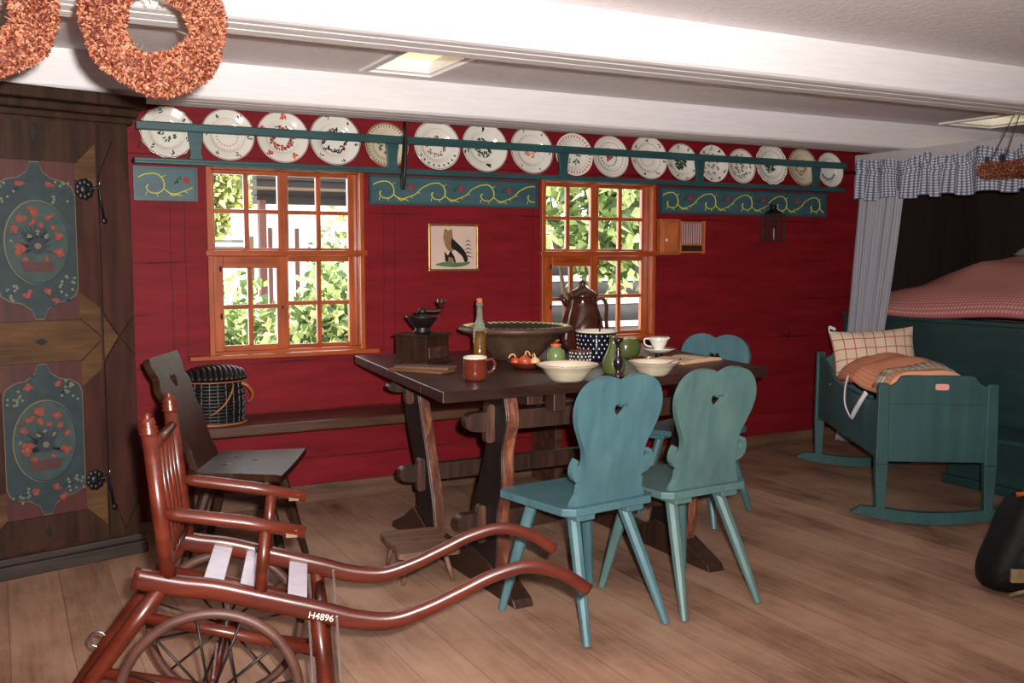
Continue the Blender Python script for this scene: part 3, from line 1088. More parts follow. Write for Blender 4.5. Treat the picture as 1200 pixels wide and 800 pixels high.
def make_plate(x, r, label, base, decor, seed, cut=None, wavy=0.0, tilt=0.16, ztwist=0.0):
    rng = random.Random(seed)
    b = MB(base)
    wob = (lambda a, z: 1 + wavy * cos(14 * a)) if wavy else None
    b.lathe(plate_prof(r), 56, None, True, wob)
    for (kind, q, n, size, mat) in decor:
        b.use(mat)
        if kind == 'ring':
            h = plate_h(q) + .0006
            n2 = 56
            vs, fs = [], []
            for i in range(n2):
                a = 2 * pi * i / n2
                for rr in (q - size, q + size):
                    vs.append((rr * r * cos(a), rr * r * sin(a), plate_h(rr) + .0007))
            for i in range(n2):
                j = (i + 1) % n2
                fs.append((2 * i, 2 * i + 1, 2 * j + 1, 2 * j))
            b.add(vs, fs, True)
        elif kind in ('dots', 'arc', 'teeth', 'sprig', 'rose'):
            a0 = rng.uniform(0, 6.28)
            for i in range(n):
                a = a0 + 2 * pi * i / n if kind != 'arc' else -2.6 + 2.1 * i / max(1, n - 1)
                cx, cy = q * r * cos(a), q * r * sin(a)
                if kind in ('dots', 'arc', 'teeth'):
                    items = [(0, 0, size, size * (.6 if kind != 'teeth' else .45), a)]
                elif kind == 'sprig':
                    items = [(rng.uniform(-1, 1) * size, rng.uniform(-1, 1) * size, size * .7, size * .3, rng.uniform(0, 3.1)) for _ in range(4)]
                else:
                    items = [(size * .6 * cos(k * 2.1), size * .6 * sin(k * 2.1), size * .6, size * .45, k) for k in range(4)]
                for (dx, dy, sa, sb, th) in items:
                    pts = []
                    for k in range(8):
                        e = 2 * pi * k / 8
                        px = sa * cos(e)
                        py = sb * sin(e)
                        X = cx + dx + px * cos(th) - py * sin(th)
                        Y = cy + dy + px * sin(th) + py * cos(th)
                        pts.append((X, Y, plate_h(min(.98, sqrt(X * X + Y * Y) / r)) + .0008))
                    b.add(pts, [tuple(range(8))])
    o = b.build('plate')
    # stands on the shelf, leaning on the wall; local +z faces the room
    o.rotation_euler = (radians(90) - tilt, 0, 0)
    s, c = sin(tilt), cos(tilt)
    # lowest rim point sits on the shelf
    zc = 1.788 + r * c + .0
    o.location = (x, 5.062, zc)
    tag(o, label, 'plate', 'painted plates on the rack')
    return o


G, K, R_, O_, B_, Pk = M['leafg'], M['black_paint'], M['rose'], M['orange_fl'], M['brown_line'], M['pinkish']
PW, PC = M['porcelain'], M['cream_plate']
plates = [
    (.763, .127, 'white plate with sparse dark sprigs, leftmost on the rack', PW, [('ring', .97, 0, .015, B_), ('ring', .66, 0, .006, Pk), ('sprig', .8, 6, .010, K), ('sprig', .22, 5, .014, G)]),
    (1.05, .130, 'white plate with thin ring of tiny flowers, second from the left end', PW, [('ring', .97, 0, .012, B_), ('ring', .66, 0, .006, Pk), ('dots', .4, 22, .006, Pk), ('sprig', .82, 6, .010, K)]),
    (1.325, .134, 'white plate with wreath of red roses above left window', PW, [('ring', .97, 0, .012, B_), ('rose', .38, 8, .016, R_), ('sprig', .4, 8, .012, G), ('rose', .8, 5, .014, R_), ('sprig', .82, 5, .014, O_)]),
    (1.60, .137, 'white plate with dark leafy wreath above left window, fourth from left', PW, [('ring', .97, 0, .012, K), ('sprig', .42, 14, .014, K), ('dots', .42, 5, .009, R_), ('sprig', .84, 6, .009, K)]),
    (1.886, .122, 'cream plate with dark toothed rim partly behind a rack upright', PC, [('ring', .96, 0, .03, B_), ('teeth', .86, 40, .006, K), ('sprig', .25, 7, .012, G), ('dots', .3, 5, .008, R_)]),
    (2.179, .138, 'white plate with orange flower wreath just right of the hanging dark rod', PW, [('ring', .96, 0, .01, K), ('ring', .68, 0, .005, Pk), ('rose', .38, 7, .010, O_), ('sprig', .36, 8, .010, G), ('arc', .84, 9, .008, K)]),
    (2.472, .142, 'white plate with black rim marks and green spray, seventh from left', PW, [('ring', .97, 0, .01, K), ('sprig', .8, 4, .016, K), ('sprig', .25, 9, .018, G), ('dots', .2, 4, .008, R_)]),
    (2.774, .140, 'white plate with small brown red centre spray, above the left edge of right window', PW, [('ring', .97, 0, .02, B_), ('ring', .64, 0, .006, Pk), ('sprig', .2, 6, .014, O_), ('dots', .84, 6, .007, K)]),
    (3.06, .128, 'white plate with red patterned rim partly behind upright above right window', PW, [('teeth', .86, 34, .009, R_), ('teeth', .72, 30, .006, Pk), ('sprig', .35, 8, .014, G)]),
    (3.318, .128, 'white plate with red rose centre and double dark rings', PW, [('ring', .97, 0, .012, B_), ('ring', .7, 0, .012, Pk), ('dots', .42, 18, .007, G), ('rose', .08, 3, .016, R_), ('ring', .86, 0, .006, B_)]),
    (3.60, .136, 'white plate with two thin pink rings above right edge of right window', PW, [('ring', .97, 0, .015, Pk), ('ring', .66, 0, .012, Pk), ('dots', .36, 20, .005, R_), ('sprig', .82, 7, .010, K)]),
    (3.855, .118, 'white plate with dark green figure at its centre', PW, [('ring', .96, 0, .01, K), ('sprig', .2, 12, .02, G), ('sprig', .84, 8, .010, K)]),
    (4.10, .120, 'white plate scattered with small dark leaves right of fourth upright', PW, [('sprig', .84, 9, .011, K), ('sprig', .5, 8, .011, K), ('sprig', .2, 5, .01, K)]),
    (4.335, .114, 'pink rimmed white plate with leafy sprays, fourth from right end', PW, [('ring', .96, 0, .04, Pk), ('sprig', .6, 10, .013, G), ('sprig', .25, 6, .012, K)]),
    (4.59, .136, 'fluted white plate with green centre, third from the right end', PW, [('teeth', .9, 36, .007, K), ('sprig', .2, 10, .02, G), ('ring', .68, 0, .006, B_)]),
    (4.868, .130, 'brownish rimmed cream plate, second from the right end', PC, [('ring', .96, 0, .03, B_), ('teeth', .88, 36, .006, K), ('sprig', .3, 8, .014, B_)]),
    (5.12, .121, 'white plate with black arc of marks, rightmost on the rack', PW, [('ring', .97, 0, .01, K), ('arc', .5, 9, .010, K), ('ring', .66, 0, .006, K)]),
]
for i, (x, r, lab, base, dec) in enumerate(plates):
    make_plate(x, r, lab, base, dec, 11 + i, wavy=.02 if i in (14, 0) else 0)

# ------------------------------------------------------------------ wall things
# dark rod hanging before the rack
b = MB(M['iron_dark'])
b.tube([(1.955, 4.948, 2.05), (1.953, 4.943, 1.98), (1.952, 4.94, 1.90), (1.945, 4.94, 1.80), (1.94, 4.943, 1.70), (1.937, 4.945, 1.675)],
       [.012, .017, .023, .026, .025, .008], 10, flat=(.5, 1))
b.use(M['orange_wood']).tube([(1.950, 4.930, 1.82), (1.946, 4.929, 1.76), (1.944, 4.930, 1.70)], [.003, .006, .003], 6)
b.use(M['iron_dark']).tube([(1.955, 4.948, 2.045), (1.955, 4.955, 2.10)], .006, 8)
tag(b.build('hanging_rod'), 'dark tapered wooden rod hanging in front of the plate rack', 'rod')

# picture
t = thing('framed_picture', 'small square framed picture of an owl on the red wall', 'picture', (2.298, WY, 1.368))
hw, hh = .155, .133
f = MB(M['gold_frame'])
for (a, b_2, c, d) in ((-hw, hw, hh - .013, hh), (-hw, hw, -hh, -hh + .013), (-hw, -hw + .013, -hh + .013, hh - .013), (hw - .013, hw, -hh + .013, hh - .013)):
    f.box(a, b_2, -.022, 0, c, d)
f.build('frame', t, bevel=.003)
Mf = Matrix(((1, 0, 0, 0), (0, 0, -1, 0), (0, 1, 0, 0), (0, 0, 0, 1)))
a = MB(M['picture_paper'])
a.box(-hw + .013, hw - .013, -.010, -.001, -hh + .013, hh - .013)
a.M = T(0, -.010, 0)
a.use(M['grass_art']).prism(spline([(-.11, -.098), (-.06, -.082), (.02, -.085), (.10, -.08), (.08, -.1), (0, -.11)], 5, True), 0, .001, Mf)
a.use(M['owl']).prism(spline([(-.045, .0), (-.062, .05), (-.058, .09), (-.05, .105), (-.03, .095), (-.012, .105), (-.004, .07), (0, .03), (.01, 0), (-.015, -.025)], 5, True), 0, .0015, Mf)
a.use(M['iron_dark']).prism(spline([(-.01, .05), (.03, .02), (.07, -.02), (.09, -.07), (.07, -.08), (.055, -.05), (.02, -.02), (-.012, 0)], 5, True), .0005, .002, Mf)
for k in range(5):
    a.prism([(.07 - k * .004, .03 - .022 * k), (.09, .038 - .022 * k), (.11 + k * .004, .03 - .022 * k), (.09, .045 - .022 * k)], .001, .0022, Mf)
a.prism([(-.05, -.08), (-.056, -.02), (-.035, -.045), (-.018, -.015), (.005, -.05), (.015, -.085)], .0005, .002, Mf)
a.use(M['owl']).prism([(-.038, -.083), (-.03, -.05), (-.005, -.06), (.004, -.083)], .001, .003, Mf)
a.prism([(-.05, .07), (-.03, .075), (-.012, .068), (-.02, .055), (-.03, .045), (-.042, .055)], .001, .0025, Mf)
a.build('drawing', t)

# small wall cupboard and slatted rack
t = thing('wall_cupboard', 'tiny orange wooden wall cupboard beside the right window', 'cupboard', (3.777, WY, 1.44))
c = MB(M['orange_wood'])
c.box(-.066, .066, -.05, 0, -.10, .10)
c.box(-.074, .074, -.058, 0, .10, .112).box(-.074, .074, -.058, 0, -.112, -.10)
c.build('body', t, bevel=.003)
c = MB(M['orange_wood'])
c.box(-.055, .055, -.060, -.05, -.095, .0).box(-.055, -.042, -.060, -.05, .0, .095).box(.042, .055, -.060, -.05, 0, .095).box(-.042, .042, -.060, -.05, .083, .095)
for x in (-.014, .014):
    c.box(x - .004, x + .004, -.058, -.052, 0, .083)
c.use(M['porcelain']).ell((-.035, -.065, -.02), (.009, .007, .009))
c.build('door', t, bevel=.002)
t = thing('slatted_rack', 'small wall rack of thin pale vertical slats', 'rack', (3.975, WY, 1.44))
c = MB(M['orange_wood'])
c.box(-.10, -.088, -.03, 0, -.105, .105).box(.088, .10, -.03, 0, -.105, .105)
c.box(-.088, .088, -.03, 0, -.10, -.088).box(-.088, .088, -.03, 0, -.052, -.042).box(-.088, .088, -.03, 0, .09, .10)
c.use(M['cab_brown']).box(-.088, .088, -.012, 0, -.088, -.052)
c.build('frame', t, bevel=.002)
for k in range(9):
    MB(M['rack_slat']).box(-.083 + k * .0185, -.076 + k * .0185, -.024, -.016, -.042, .09).build('slat', t)

# lantern hanging on the right of the wall
t = thing('wall_lantern', 'small dark metal lantern hanging below the right frieze board', 'lantern', (4.60, 5.02, 1.43))
t.scale = (.74, .74, .9)
c = MB(M['lantern_metal'])
for x in (-.07, .07):
    for y in (-.07, .07):
        c.box(x - .007, x + .007, y - .007, y + .007, 0, .18)
c.box(-.08, .08, -.08, .08, -.012, 0).box(-.08, .08, -.08, .08, .175, .187)
for y in (-.07, .07):
    c.box(-.005, .005, y - .004, y + .004, 0, .18)
for x in (-.07, .07):
    c.box(x - .004, x + .004, -.005, .005, 0, .18)
c.build('frame', t, bevel=.002)
g = MB(M['glasspane'])
for s in (-1, 1):
    g.box(-.064, .064, s * .068, s * .070, 0, .175)
    g.box(s * .068, s * .070, -.064, .064, 0, .175)
g.build('glass', t)
c = MB(M['blackmetal'])
c.lathe([(.08, 0), (.075, .01), (.03, .035), (.028, .05), (.04, .055), (.01, .068), (0, .07)], 12, T(0, 0, .187))
c.tube([(0, 0, .25), (0, .05, .262), (0, .10, .26)], .004, 6)
c.build('cap', t)
c = MB(M['cream_glaze'])
c.lathe([(0, 0), (.015, 0), (.015, .08), (0, .085)], 10)
c.build('candle', t)

# ------------------------------------------------------------------ wreaths
def wreath(name, R, r, n, seed, mat_over=None):
    rng = random.Random(seed)
    b = MB(M['dried'])
    for i in range(n):
        a = rng.uniform(0, 2 * pi)
        ph = rng.uniform(0, 2 * pi)
        wv = 1 + .10 * sin(3 * a + seed) + .06 * sin(7 * a)
        rr = r * wv * rng.uniform(.80, 1.0)
        nrm = Vector((cos(a) * cos(ph), sin(a) * cos(ph), sin(ph) * .85))
        c = Vector((R * cos(a), R * sin(a), 0)) + nrm * rr
        d = (nrm + Vector((rng.uniform(-.8, .8), rng.uniform(-.8, .8), rng.uniform(-.8, .8)))).normalized()
        s = d.cross(Vector((rng.uniform(-1, 1), rng.uniform(-1, 1), rng.uniform(-1, 1)))).normalized()
        L = rng.uniform(.005, .011)
        w_ = rng.uniform(.0028, .0048)
        q = d.cross(s)
        b.add([c - s * w_, c + s * w_, c + d * L, c + q * w_ * 1.2], [(0, 1, 2), (1, 3, 2), (3, 0, 2)])
    b.use(M['wreath_wire'])
    b.tube([(R * cos(2 * pi * k / 40), R * sin(2 * pi * k / 40), 0) for k in range(40)], r * .74, 12, closed=True)
    b.use(M['cab_berry'])
    for i in range(9):
        a = rng.uniform(0, 2 * pi)
        c = Vector(((R - r * 1.02) * cos(a), (R - r * 1.02) * sin(a), rng.uniform(-.01, .01)))
        b.tube([c, c - Vector((cos(a), sin(a), rng.uniform(-1, 1))) * rng.uniform(.008, .022)], [.002, .001], 4)
    return b


def hang_wreath(label, loc, rz, seed, R=.118, r=.047):
    t = thing('dried_flower_wreath', label, 'wreath', loc, rz, 'round wreaths hanging at upper left')
    o = wreath('w', R, r, 16000, seed).build('flower_ring', t)
    o.rotation_euler = (radians(90), 0, 0)
    MB(M['string']).tube([(0, 0, R + r * .6), (0, 0, CZ - loc[2] + .002)], .0015, 5).build('string', t)
    return t


hang_wreath('round orange dried flower wreath seen whole, right of its neighbour at upper left', (.364, 2.53, 1.872), radians(-8), 5)
hang_wreath('round orange dried flower wreath cut by the left picture edge', (-.012, 2.60, 1.888), radians(4), 8)

t = thing('hanging_crown_wreath', 'flat orange wreath hung level on strings before the bed curtain', 'wreath', (4.97, 3.47, 1.79))
wreath('w', .19, .045, 9000, 21).build('flower_ring', t)
for k in range(10):
    a = 2 * pi * k / 10
    s = MB(M['string'])
    s.tube([(.19 * cos(a), .19 * sin(a), .03), (.02 * cos(a), .02 * sin(a), CZ - 1.79 + .001)], .0014, 5)
    s.build('string', t)
    MB(M['cab_blue']).box(-.008, .008, -.008, .008, 0, .05, T(.20 * cos(a), .20 * sin(a), .02) @ RZ(a)).build('ribbon_bow', t)

# ------------------------------------------------------------------ bench, table
t = thing('wall_bench', 'long dark bench board fixed along the red wall behind the table', 'bench', (0, 0, 0))
MB(M['benchwood']).box(.66, 2.93, 4.74, WY, .452, .502).build('seat_board', t, bevel=.008)
for x in (.80, 2.80):
    MB(M['benchwood']).box(x, x + .045, 4.80, WY - .02, 0, .452).build('bench_end', t, bevel=.004)


def sawbuck_table():
    t = thing('trestle_table', 'large dark worn trestle table laid with crockery', 'table', (0, 0, 0))
    TZ = .83
    # top: old slab of four boards with battens
    corners = [(1.415, 3.235), (3.01, 3.30), (3.22, 4.58), (1.561, 4.65)]
    b = MB(M['tabletop'])
    A, B, C_, D = [Vector(c) for c in corners]
    nb = 5
    for k in range(nb):
        u0, u1 = k / nb + (0.0008 if k else 0), (k + 1) / nb
        p = [A.lerp(D, u0), B.lerp(C_, u0), B.lerp(C_, u1), A.lerp(D, u1)]
        b.prism([tuple(q) for q in p], TZ - .042, TZ)
    b.build('table_top', t, bevel=.003)
    for x in (1.80, 2.66):
        MB(M['darkoak']).box(x, x + .07, 3.30, 4.50, TZ - .085, TZ - .042).build('batten', t, bevel=.004)

    def leg(x, pts_front, pts_back):
        prof = spline(pts_front, 5) + list(reversed(spline(pts_back, 5)))
        M2 = Matrix(((0, 0, 1, x), (1, 0, 0, 0), (0, 1, 0, 0), (0, 0, 0, 1)))
        m = MB(M['blackoak'])
        m.prism(prof, 0, .055, M2)
        # pale worn front edge
        fr = spline(pts_front, 5)
        m.use(M['edgewood']).prism([(a - .006, b2) for a, b2 in fr] + [(a + .004, b2) for a, b2 in reversed(fr)], .006, .0555, M2)
        return m.build('leg', t, bevel=.007)
    z_ = [.055, .2, .33, .45, .58, .7, .788]
    for x in (1.68, 2.60):
        fy = [3.36, 3.33, 3.33, 3.29, 3.29, 3.25, 3.27]
        by = [3.62, 3.58, 3.54, 3.48, 3.43, 3.45, 3.44]
        leg(x, list(zip(fy, z_)), list(zip(by, z_)))
        fy = [3.94, 3.96, 4.00, 4.04, 4.09, 4.13, 4.13]
        by = [4.18, 4.14, 4.16, 4.22, 4.28, 4.29, 4.30]
        leg(x, list(zip(fy, z_)), list(zip(by, z_)))
        r = MB(M['darkoak'])
        M2 = Matrix(((0, 0, 1, x - .01), (1, 0, 0, 0), (0, 1, 0, 0), (0, 0, 0, 1)))
        r.prism([(3.16, .0), (4.46, 0), (4.44, .03), (4.30, .09), (4.18, .16), (3.98, .08), (3.70, .07), (3.55, .14), (3.40, .12), (3.18, .03)], 0, .085, M2)
        r.build('foot_runner', t, bevel=.006)
    # stretchers with rounded nose tenons
    for (y, z, h) in ((3.37, .685, .075), (3.45, .272, .075), (4.07, .345, .075), (4.20, .725, .05)):
        s = MB(M['darkoak'])
        noses = spline([(1.75, -h / 2), (1.62, -h / 2), (1.575, -h * .35), (1.56, 0), (1.575, h * .4), (1.62, h / 2), (1.75, h / 2)], 4)
        right_end = spline([(2.66, h / 2), (2.76, h / 2), (2.80, h * .3), (2.81, 0), (2.80, -h * .35), (2.76, -h / 2), (2.66, -h / 2)], 4)
        M2 = Matrix(((1, 0, 0, 0), (0, 0, 1, y), (0, 1, 0, z), (0, 0, 0, 1)))
        s.prism(noses + right_end, -.022, .022, M2)
        s.build('stretcher', t, bevel=.006)
        w_ = MB(M['wedgewood'])
        wx = 1.665
        w_.prism(spline([(wx - .022, -.07), (wx + .0, -.082), (wx + .018, -.065), (wx + .016, .0), (wx + .016, .055), (wx, .068), (wx - .016, .055), (wx - .02, 0)], 4, True), -.018 - .01, .018 - .01, M2)
        w_.build('wedge', t, bevel=.003)
    MB(M['darkoak']).box(1.90, 1.955, 3.27, 3.34, .715, .788).build('hanging_block', t, bevel=.004)
    return t


sawbuck_table()

# ------------------------------------------------------------------ heart chairs
def heart(cx, cy, s, n=20):
    pts = []
    for i in range(n):
        a = 2 * pi * i / n
        x = 16 * sin(a) ** 3
        y = 13 * cos(a) - 5 * cos(2 * a) - 2 * cos(3 * a) - cos(4 * a)
        pts.append((cx + s * x / 16, cy + s * y / 16))
    return pts


def board_chair(mat, label, loc, rz):
    t = thing('heart_back_chair', label, 'chair', (loc[0], loc[1], 0), rz, 'painted chairs with heart cut-outs')
    # local: +y front, rear edge y = -.2
    seat = MB(mat)
    c = .035
    seat.prism([(-.21 + c, -.21), (.21 - c, -.21), (.21, -.21 + c), (.225, .17), (.20, .20), (-.20, .20), (-.225, .17), (-.21, -.21 + c)], .432, .460)
    seat.build('seat', t, bevel=.004)
    for s in (-1, 1):
        MB(mat).box(s * .115 - .04, s * .115 + .04, -.195, .17, .408, .432).build('batten', t, bevel=.005)
    half = [(.172, 0), (.165, .03), (.150, .055), (.148, .085), (.138, .098), (.168, .108), (.184, .128), (.186, .155), (.174, .182), (.164, .176), (.168, .158), (.158, .142),
            (.143, .150), (.137, .172), (.142, .205), (.162, .245), (.184, .29), (.195, .335), (.190, .375), (.170, .412), (.135, .438), (.090, .450), (.048, .449), (.015, .438), (0, .428)]
    sm = spline(half[5:], 4)
    right = half[:5] + sm
    left = [(-x, z) for x, z in reversed(right[:-1])]
    outline = right + left
    lean = radians(10)
    bk = MB(mat)
    # prism local: (x, up, thickness) -> leaning board whose foot is let into the seat
    M2 = T(0, -.165, .44) @ RX(radians(90) + lean) @ Matrix.Diagonal((1, 1.065, 1, 1))
    bk.prism([outline, heart(0, .335, .032)], -.013, .013, M2)
    bk.build('backrest', t, bevel=.004)
    for (x0, y0, x1, y1) in ((-.115, -.12, -.185, -.285), (.115, -.12, .185, -.285), (-.125, .10, -.215, .175), (.125, .10, .215, .175)):
        m = MB(mat)
        m.tube([(x0, y0, .425), ((x0 + x1) / 2, (y0 + y1) / 2, .22), (x1, y1, 0.004)], [.024, .022, .0145], 8).flat_last(8, 2)
        m.build('leg', t, bevel=.0015)
    return t


board_chair(M['teal_chair'], 'bright teal wooden chair with heart cut-out, left of the front pair', (1.862, 3.035), radians(8))
board_chair(M['teal_chair2'], 'greyish teal wooden chair with heart cut-out, right of the front pair', (2.32, 3.06), radians(4))
board_chair(M['teal_chair'], 'teal wooden chair mostly hidden beyond the right end of the table', (3.10, 3.93), radians(114))

# brown plank chair by the wardrobe
def brown_chair():
    t = thing('plank_chair', 'dark brown plank chair in front of the bench basket', 'chair', (.90, 4.10, 0), radians(-115.5))
    m = M['brownchair']
    s = MB(m)
    s.prism(spline([(-.19, -.19), (.19, -.19), (.235, 0), (.265, .17), (.245, .20), (-.245, .20), (-.265, .17), (-.235, 0)], 3, True), .438, .466)
    s.build('seat', t, bevel=.005)
    half = [(.155, 0), (.165, .05), (.15, .10), (.165, .16), (.195, .21), (.17, .27), (.185, .32), (.20, .37), (.17, .41), (.185, .44), (.19, .48), (.18, .50)]
    rt = spline(half, 4)
    outline = rt + [(-x, z) for x, z in reversed(rt)]
    hole = spline([(0, .355), (.02, .37), (.035, .395), (.02, .41), (0, .40), (-.02, .41), (-.035, .395), (-.02, .37)], 3, True)
    bk = MB(m)
    bk.prism([outline, hole], -.014, .014, T(0, -.165, .445) @ RX(radians(90) + radians(21)))
    bk.build('backrest', t, bevel=.004)
    for (x0, y0, x1, y1) in ((-.12, -.11, -.20, -.24), (.12, -.11, .20, -.24), (-.14, .10, -.21, .20), (.14, .10, .21, .20)):
        MB(m).tube([(x0, y0, .44), ((x0 + x1) / 2, (y0 + y1) / 2, .22), (x1, y1, .004)], [.022, .021, .015], 8).flat_last(8, 2).build('leg', t)
    st = MB(m)
    st.ell((-.03, .03, .466), (.02, .014, .003)).ell((.06, -.07, .466), (.024, .016, .003)).ell((-.09, -.06, .466), (.02, .014, .003))
    st.build('leg_pegs', t)
    return t


brown_chair()

# foot stool
t = thing('foot_stool', 'tiny low worn wooden stool beneath the left end of the table', 'stool', (1.51, 3.73, 0), radians(-8))
s = MB(M['stoolwood'])
s.prism(spline([(-.115, -.17), (0, -.165), (.13, -.175), (.135, -.1), (.12, .0), (.125, .16), (.0, .17), (-.11, .165), (-.12, .05), (-.105, -.08)], 4, True), .118, .142)
s.use(M['edgewood']).ell((.0, .0, .142), (.022, .014, .003))
s.build('seat', t, bevel=.004)
for (x, y) in ((-.07, -.12), (.085, -.12), (-.07, .12), (.085, .12)):
    MB(M['stoolwood']).tube([(x, y, .12), (x * 1.35, y * 1.2, .003)], [.013, .009], 7).build('leg', t)

# basket on the bench
t = thing('lidded_basket', 'dark lidded wicker basket standing on the wall bench', 'basket', (.93, 4.90, .502), radians(6))
b = MB(M['wicker'])
def ovl(rx, ry, z, n=44):
    return [(rx * cos(2 * pi * k / n), ry * sin(2 * pi * k / n), z) for k in range(n)]
# woven body: slightly bulging stack of rods
for k in range(13):
    z = .012 + k * .0165
    s_ = 1 + .04 * sin(pi * k / 13)
    n = 44
    b.tube([((.128 * s_ + .003 * (-1) ** (j + k)) * cos(2 * pi * j / n), (.098 * s_ + .003 * (-1) ** (j + k)) * sin(2 * pi * j / n), z) for j in range(n)], .0085, 6, closed=True)
for k in range(22):
    a = 2 * pi * k / 22
    b.tube([(.135 * cos(a), .105 * sin(a), .005), (.141 * cos(a), .110 * sin(a), .11), (.135 * cos(a), .105 * sin(a), .215)], .004, 5)
b.lathe([(0, .002), (.12, .002), (.12, .21), (0, .21)], 24, Matrix.Diagonal((1, .78, 1, 1)))
b.build('body', t)
b = MB(M['wicker'])
for k in range(11):
    x = -.125 + k * .025
    hgt = .225 + .045 * sqrt(max(0, 1 - (x / .15) ** 2))
    wy = .115 * sqrt(max(.05, 1 - (x / .15) ** 2))
    b.tube(spline([(x, -wy, .222), (x, -wy * .6, hgt), (x, 0, hgt + .008), (x, wy * .6, hgt), (x, wy, .222)], 4), .013, 8)
b.lathe([(0, .222), (.138, .222), (.13, .24), (.06, .258), (0, .262)], 24, Matrix.Diagonal((1, .8, 1, 1)))
b.build('lid', t)
b = MB(M['leather_tan'])
b.tube(ovl(.146, .116, .006), .006, 6, closed=True)
b.tube(ovl(.146, .115, .212), .004, 6, closed=True)
b.build('rim_band', t)
MB(M['leather_tan']).tube(spline([(.055, -.112, .20), (.04, -.135, .17), (.01, -.14, .12), (-.03, -.135, .08), (-.06, -.118, .06)], 5), .0045, 6).build('strap', t)
MB(M['leather_tan']).tube(spline([(.10, -.092, .205), (.13, -.10, .185), (.155, -.09, .15), (.158, -.07, .12), (.148, -.045, .10)], 5), .008, 7).build('handle', t)

# ------------------------------------------------------------------ wheelchair with carrying shafts
def wheelchair():
    t = thing('invalid_chair', 'antique red-brown wooden wheelchair with curved carrying shafts at lower left', 'wheelchair', (.3752, 2.502, 0), radians(-16.05))
    m = M['chairred']
    Wd = .38
    spine = [(-.108, .528), (0, .500), (.082, .485), (.185, .455), (.344, .408), (.44, .379), (.53, .370), (.62, .395), (.71, .434), (.80, .473), (.895, .491), (.99, .463), (1.06, .415)]
    for y in (0, Wd):
        sp = spline(spine, 5)
        b = MB(m)
        n = len(sp)
        b.tube([(x, y, z) for x, z in sp], [.0265 if x < .35 else max(.0195, .0265 - .010 * (x - .35) / .5) for x, z in sp], 20, flat=(.92, .78), sq=[1.0 if x < .45 else max(0, 1 - (x - .45) / .3) for x, z in sp])
        o = b.build('shaft', t)
        if y == 0:
            cu = bpy.data.curves.new('num', 'FONT')
            cu.body = 'H4896'
            cu.size = .024
            cu.extrude = .0006
            tmp = bpy.data.objects.new('num', cu)
            COL.objects.link(tmp)
            dg = bpy.context.evaluated_depsgraph_get()
            me = bpy.data.meshes.new_from_object(tmp.evaluated_get(dg))
            bpy.data.objects.remove(tmp, do_unlink=True)
            me.materials.clear()
            me.materials.append(M['number_white'])
            no = bpy.data.objects.new('painted_number', me)
            COL.objects.link(no)
            no.parent = o
            no.rotation_euler = (radians(90), radians(14), 0)
            no.location = (.312, -.0215, .402)
        # back post with turned finial
        p = MB(m)
        x0, z0, x1, z1 = -.022, .49, -.060, .885
        p.tube([(x0, y, z0 - .0), (x0 + (x1 - x0) * .5, y, (z0 + z1) / 2), (x1, y, z1)], [.019, .0195, .0185], 14)
        p.lathe([(.021, 0), (.024, .004), (.018, .008), (.023, .014), (.017, .019), (.020, .027), (.016, .036), (.008, .042), (.011, .047), (.0, .054)], 14, T(x1, y, z1) @ RY(radians(-5)))
        p.build('back_post', t)
        # arm rest
        a = MB(m)
        a.tube([(-.045, y, .688), (.0, y, .681), (.16, y, .653), (.31, y, .618)], [.012, .019, .020, .018], 10, flat=(.9, 1.1))
        a.use(M['stoolwood']).box(.262, .29, y - .019, y + .019, .612, .630)
        a.build('arm_rest', t)
        MB(m).tube([(.195, y, .46), (.212, y, .635)], [.0165, .0155], 10).build('arm_post', t)
        # front leg
        f = MB(m)
        f.tube([(.335, y, .405), (.352, y, .25), (.372, y, .004)], [.0195, .021, .017], 10)
        f.build('leg', t)
        r = MB(m)
        r.tube([(-.04, y, .50), (-.13, y, .385), (-.235, y, .245), (-.40, y, .004)], [.021, .021, .020, .018], 10)
        r.build('leg', t)
        MB(m).tube([(-.085, y, .425), (.11, y, .372), (.345, y, .30)], .0145, 10).build('side_rail', t)
        MB(m).tube([(-.20, y, .295), (.08, y, .225), (.36, y, .165)], .0145, 10).build('side_rail', t)
        # steel foot bracket
        k = MB(M['steel'])
        k.bar((.385, y - .008, .40), (.402, y - .008, .02), .030, .006)
        k.bar((.315, y - .008, .41), (.330, y - .008, .02), .012, .006)
        k.build('metal_strap', t)
        # caster ring at rear leg
        c = MB(M['steel'])
        c.tube([(-.275 + .022 * cos(a), y + .0, .235 + .022 * sin(a)) for a in [2 * pi * i / 14 for i in range(14)]], .004, 6, closed=True)
        c.build('ring_fitting', t)
        # wheel
        yw = -.058 if y == 0 else Wd + .058
        cx, cz, R = .072, .229, .215
        wmesh = MB(M['wheelrim'])
        wmesh.tube([(cx + R * cos(2 * pi * i / 56), yw, cz + R * sin(2 * pi * i / 56)) for i in range(56)], .0135, 10, closed=True)
        wo = wmesh.build('wheel', t)
        h = MB(m)
        h.lathe([(0, -.03), (.016, -.03), (.02, -.022), (.034, -.018), (.034, .018), (.02, .022), (.016, .03), (0, .03)], 18, T(cx, yw, cz) @ RX(radians(90)))
        h.build('hub', wo)
        for i in range(12):
            a = 2 * pi * i / 12 + .13
            s = MB(M['iron_dark'])
            s.tube([(cx + .03 * cos(a), yw, cz + .03 * sin(a)), (cx + (R - .01) * cos(a), yw, cz + (R - .01) * sin(a))], .0035, 6)
            s.build('spoke', wo)
        sb = MB(M['steel'])
        sb.bar((cx + .018, yw + (.03 if y == 0 else -.03), .36), (cx, yw + (.03 if y == 0 else -.03), cz), .012, .005)
        sb.build('axle_strap', t)
    MB(m).tube([(.072, -.055, .229), (.072, Wd + .055, .229)], .012, 10).build('axle', t)
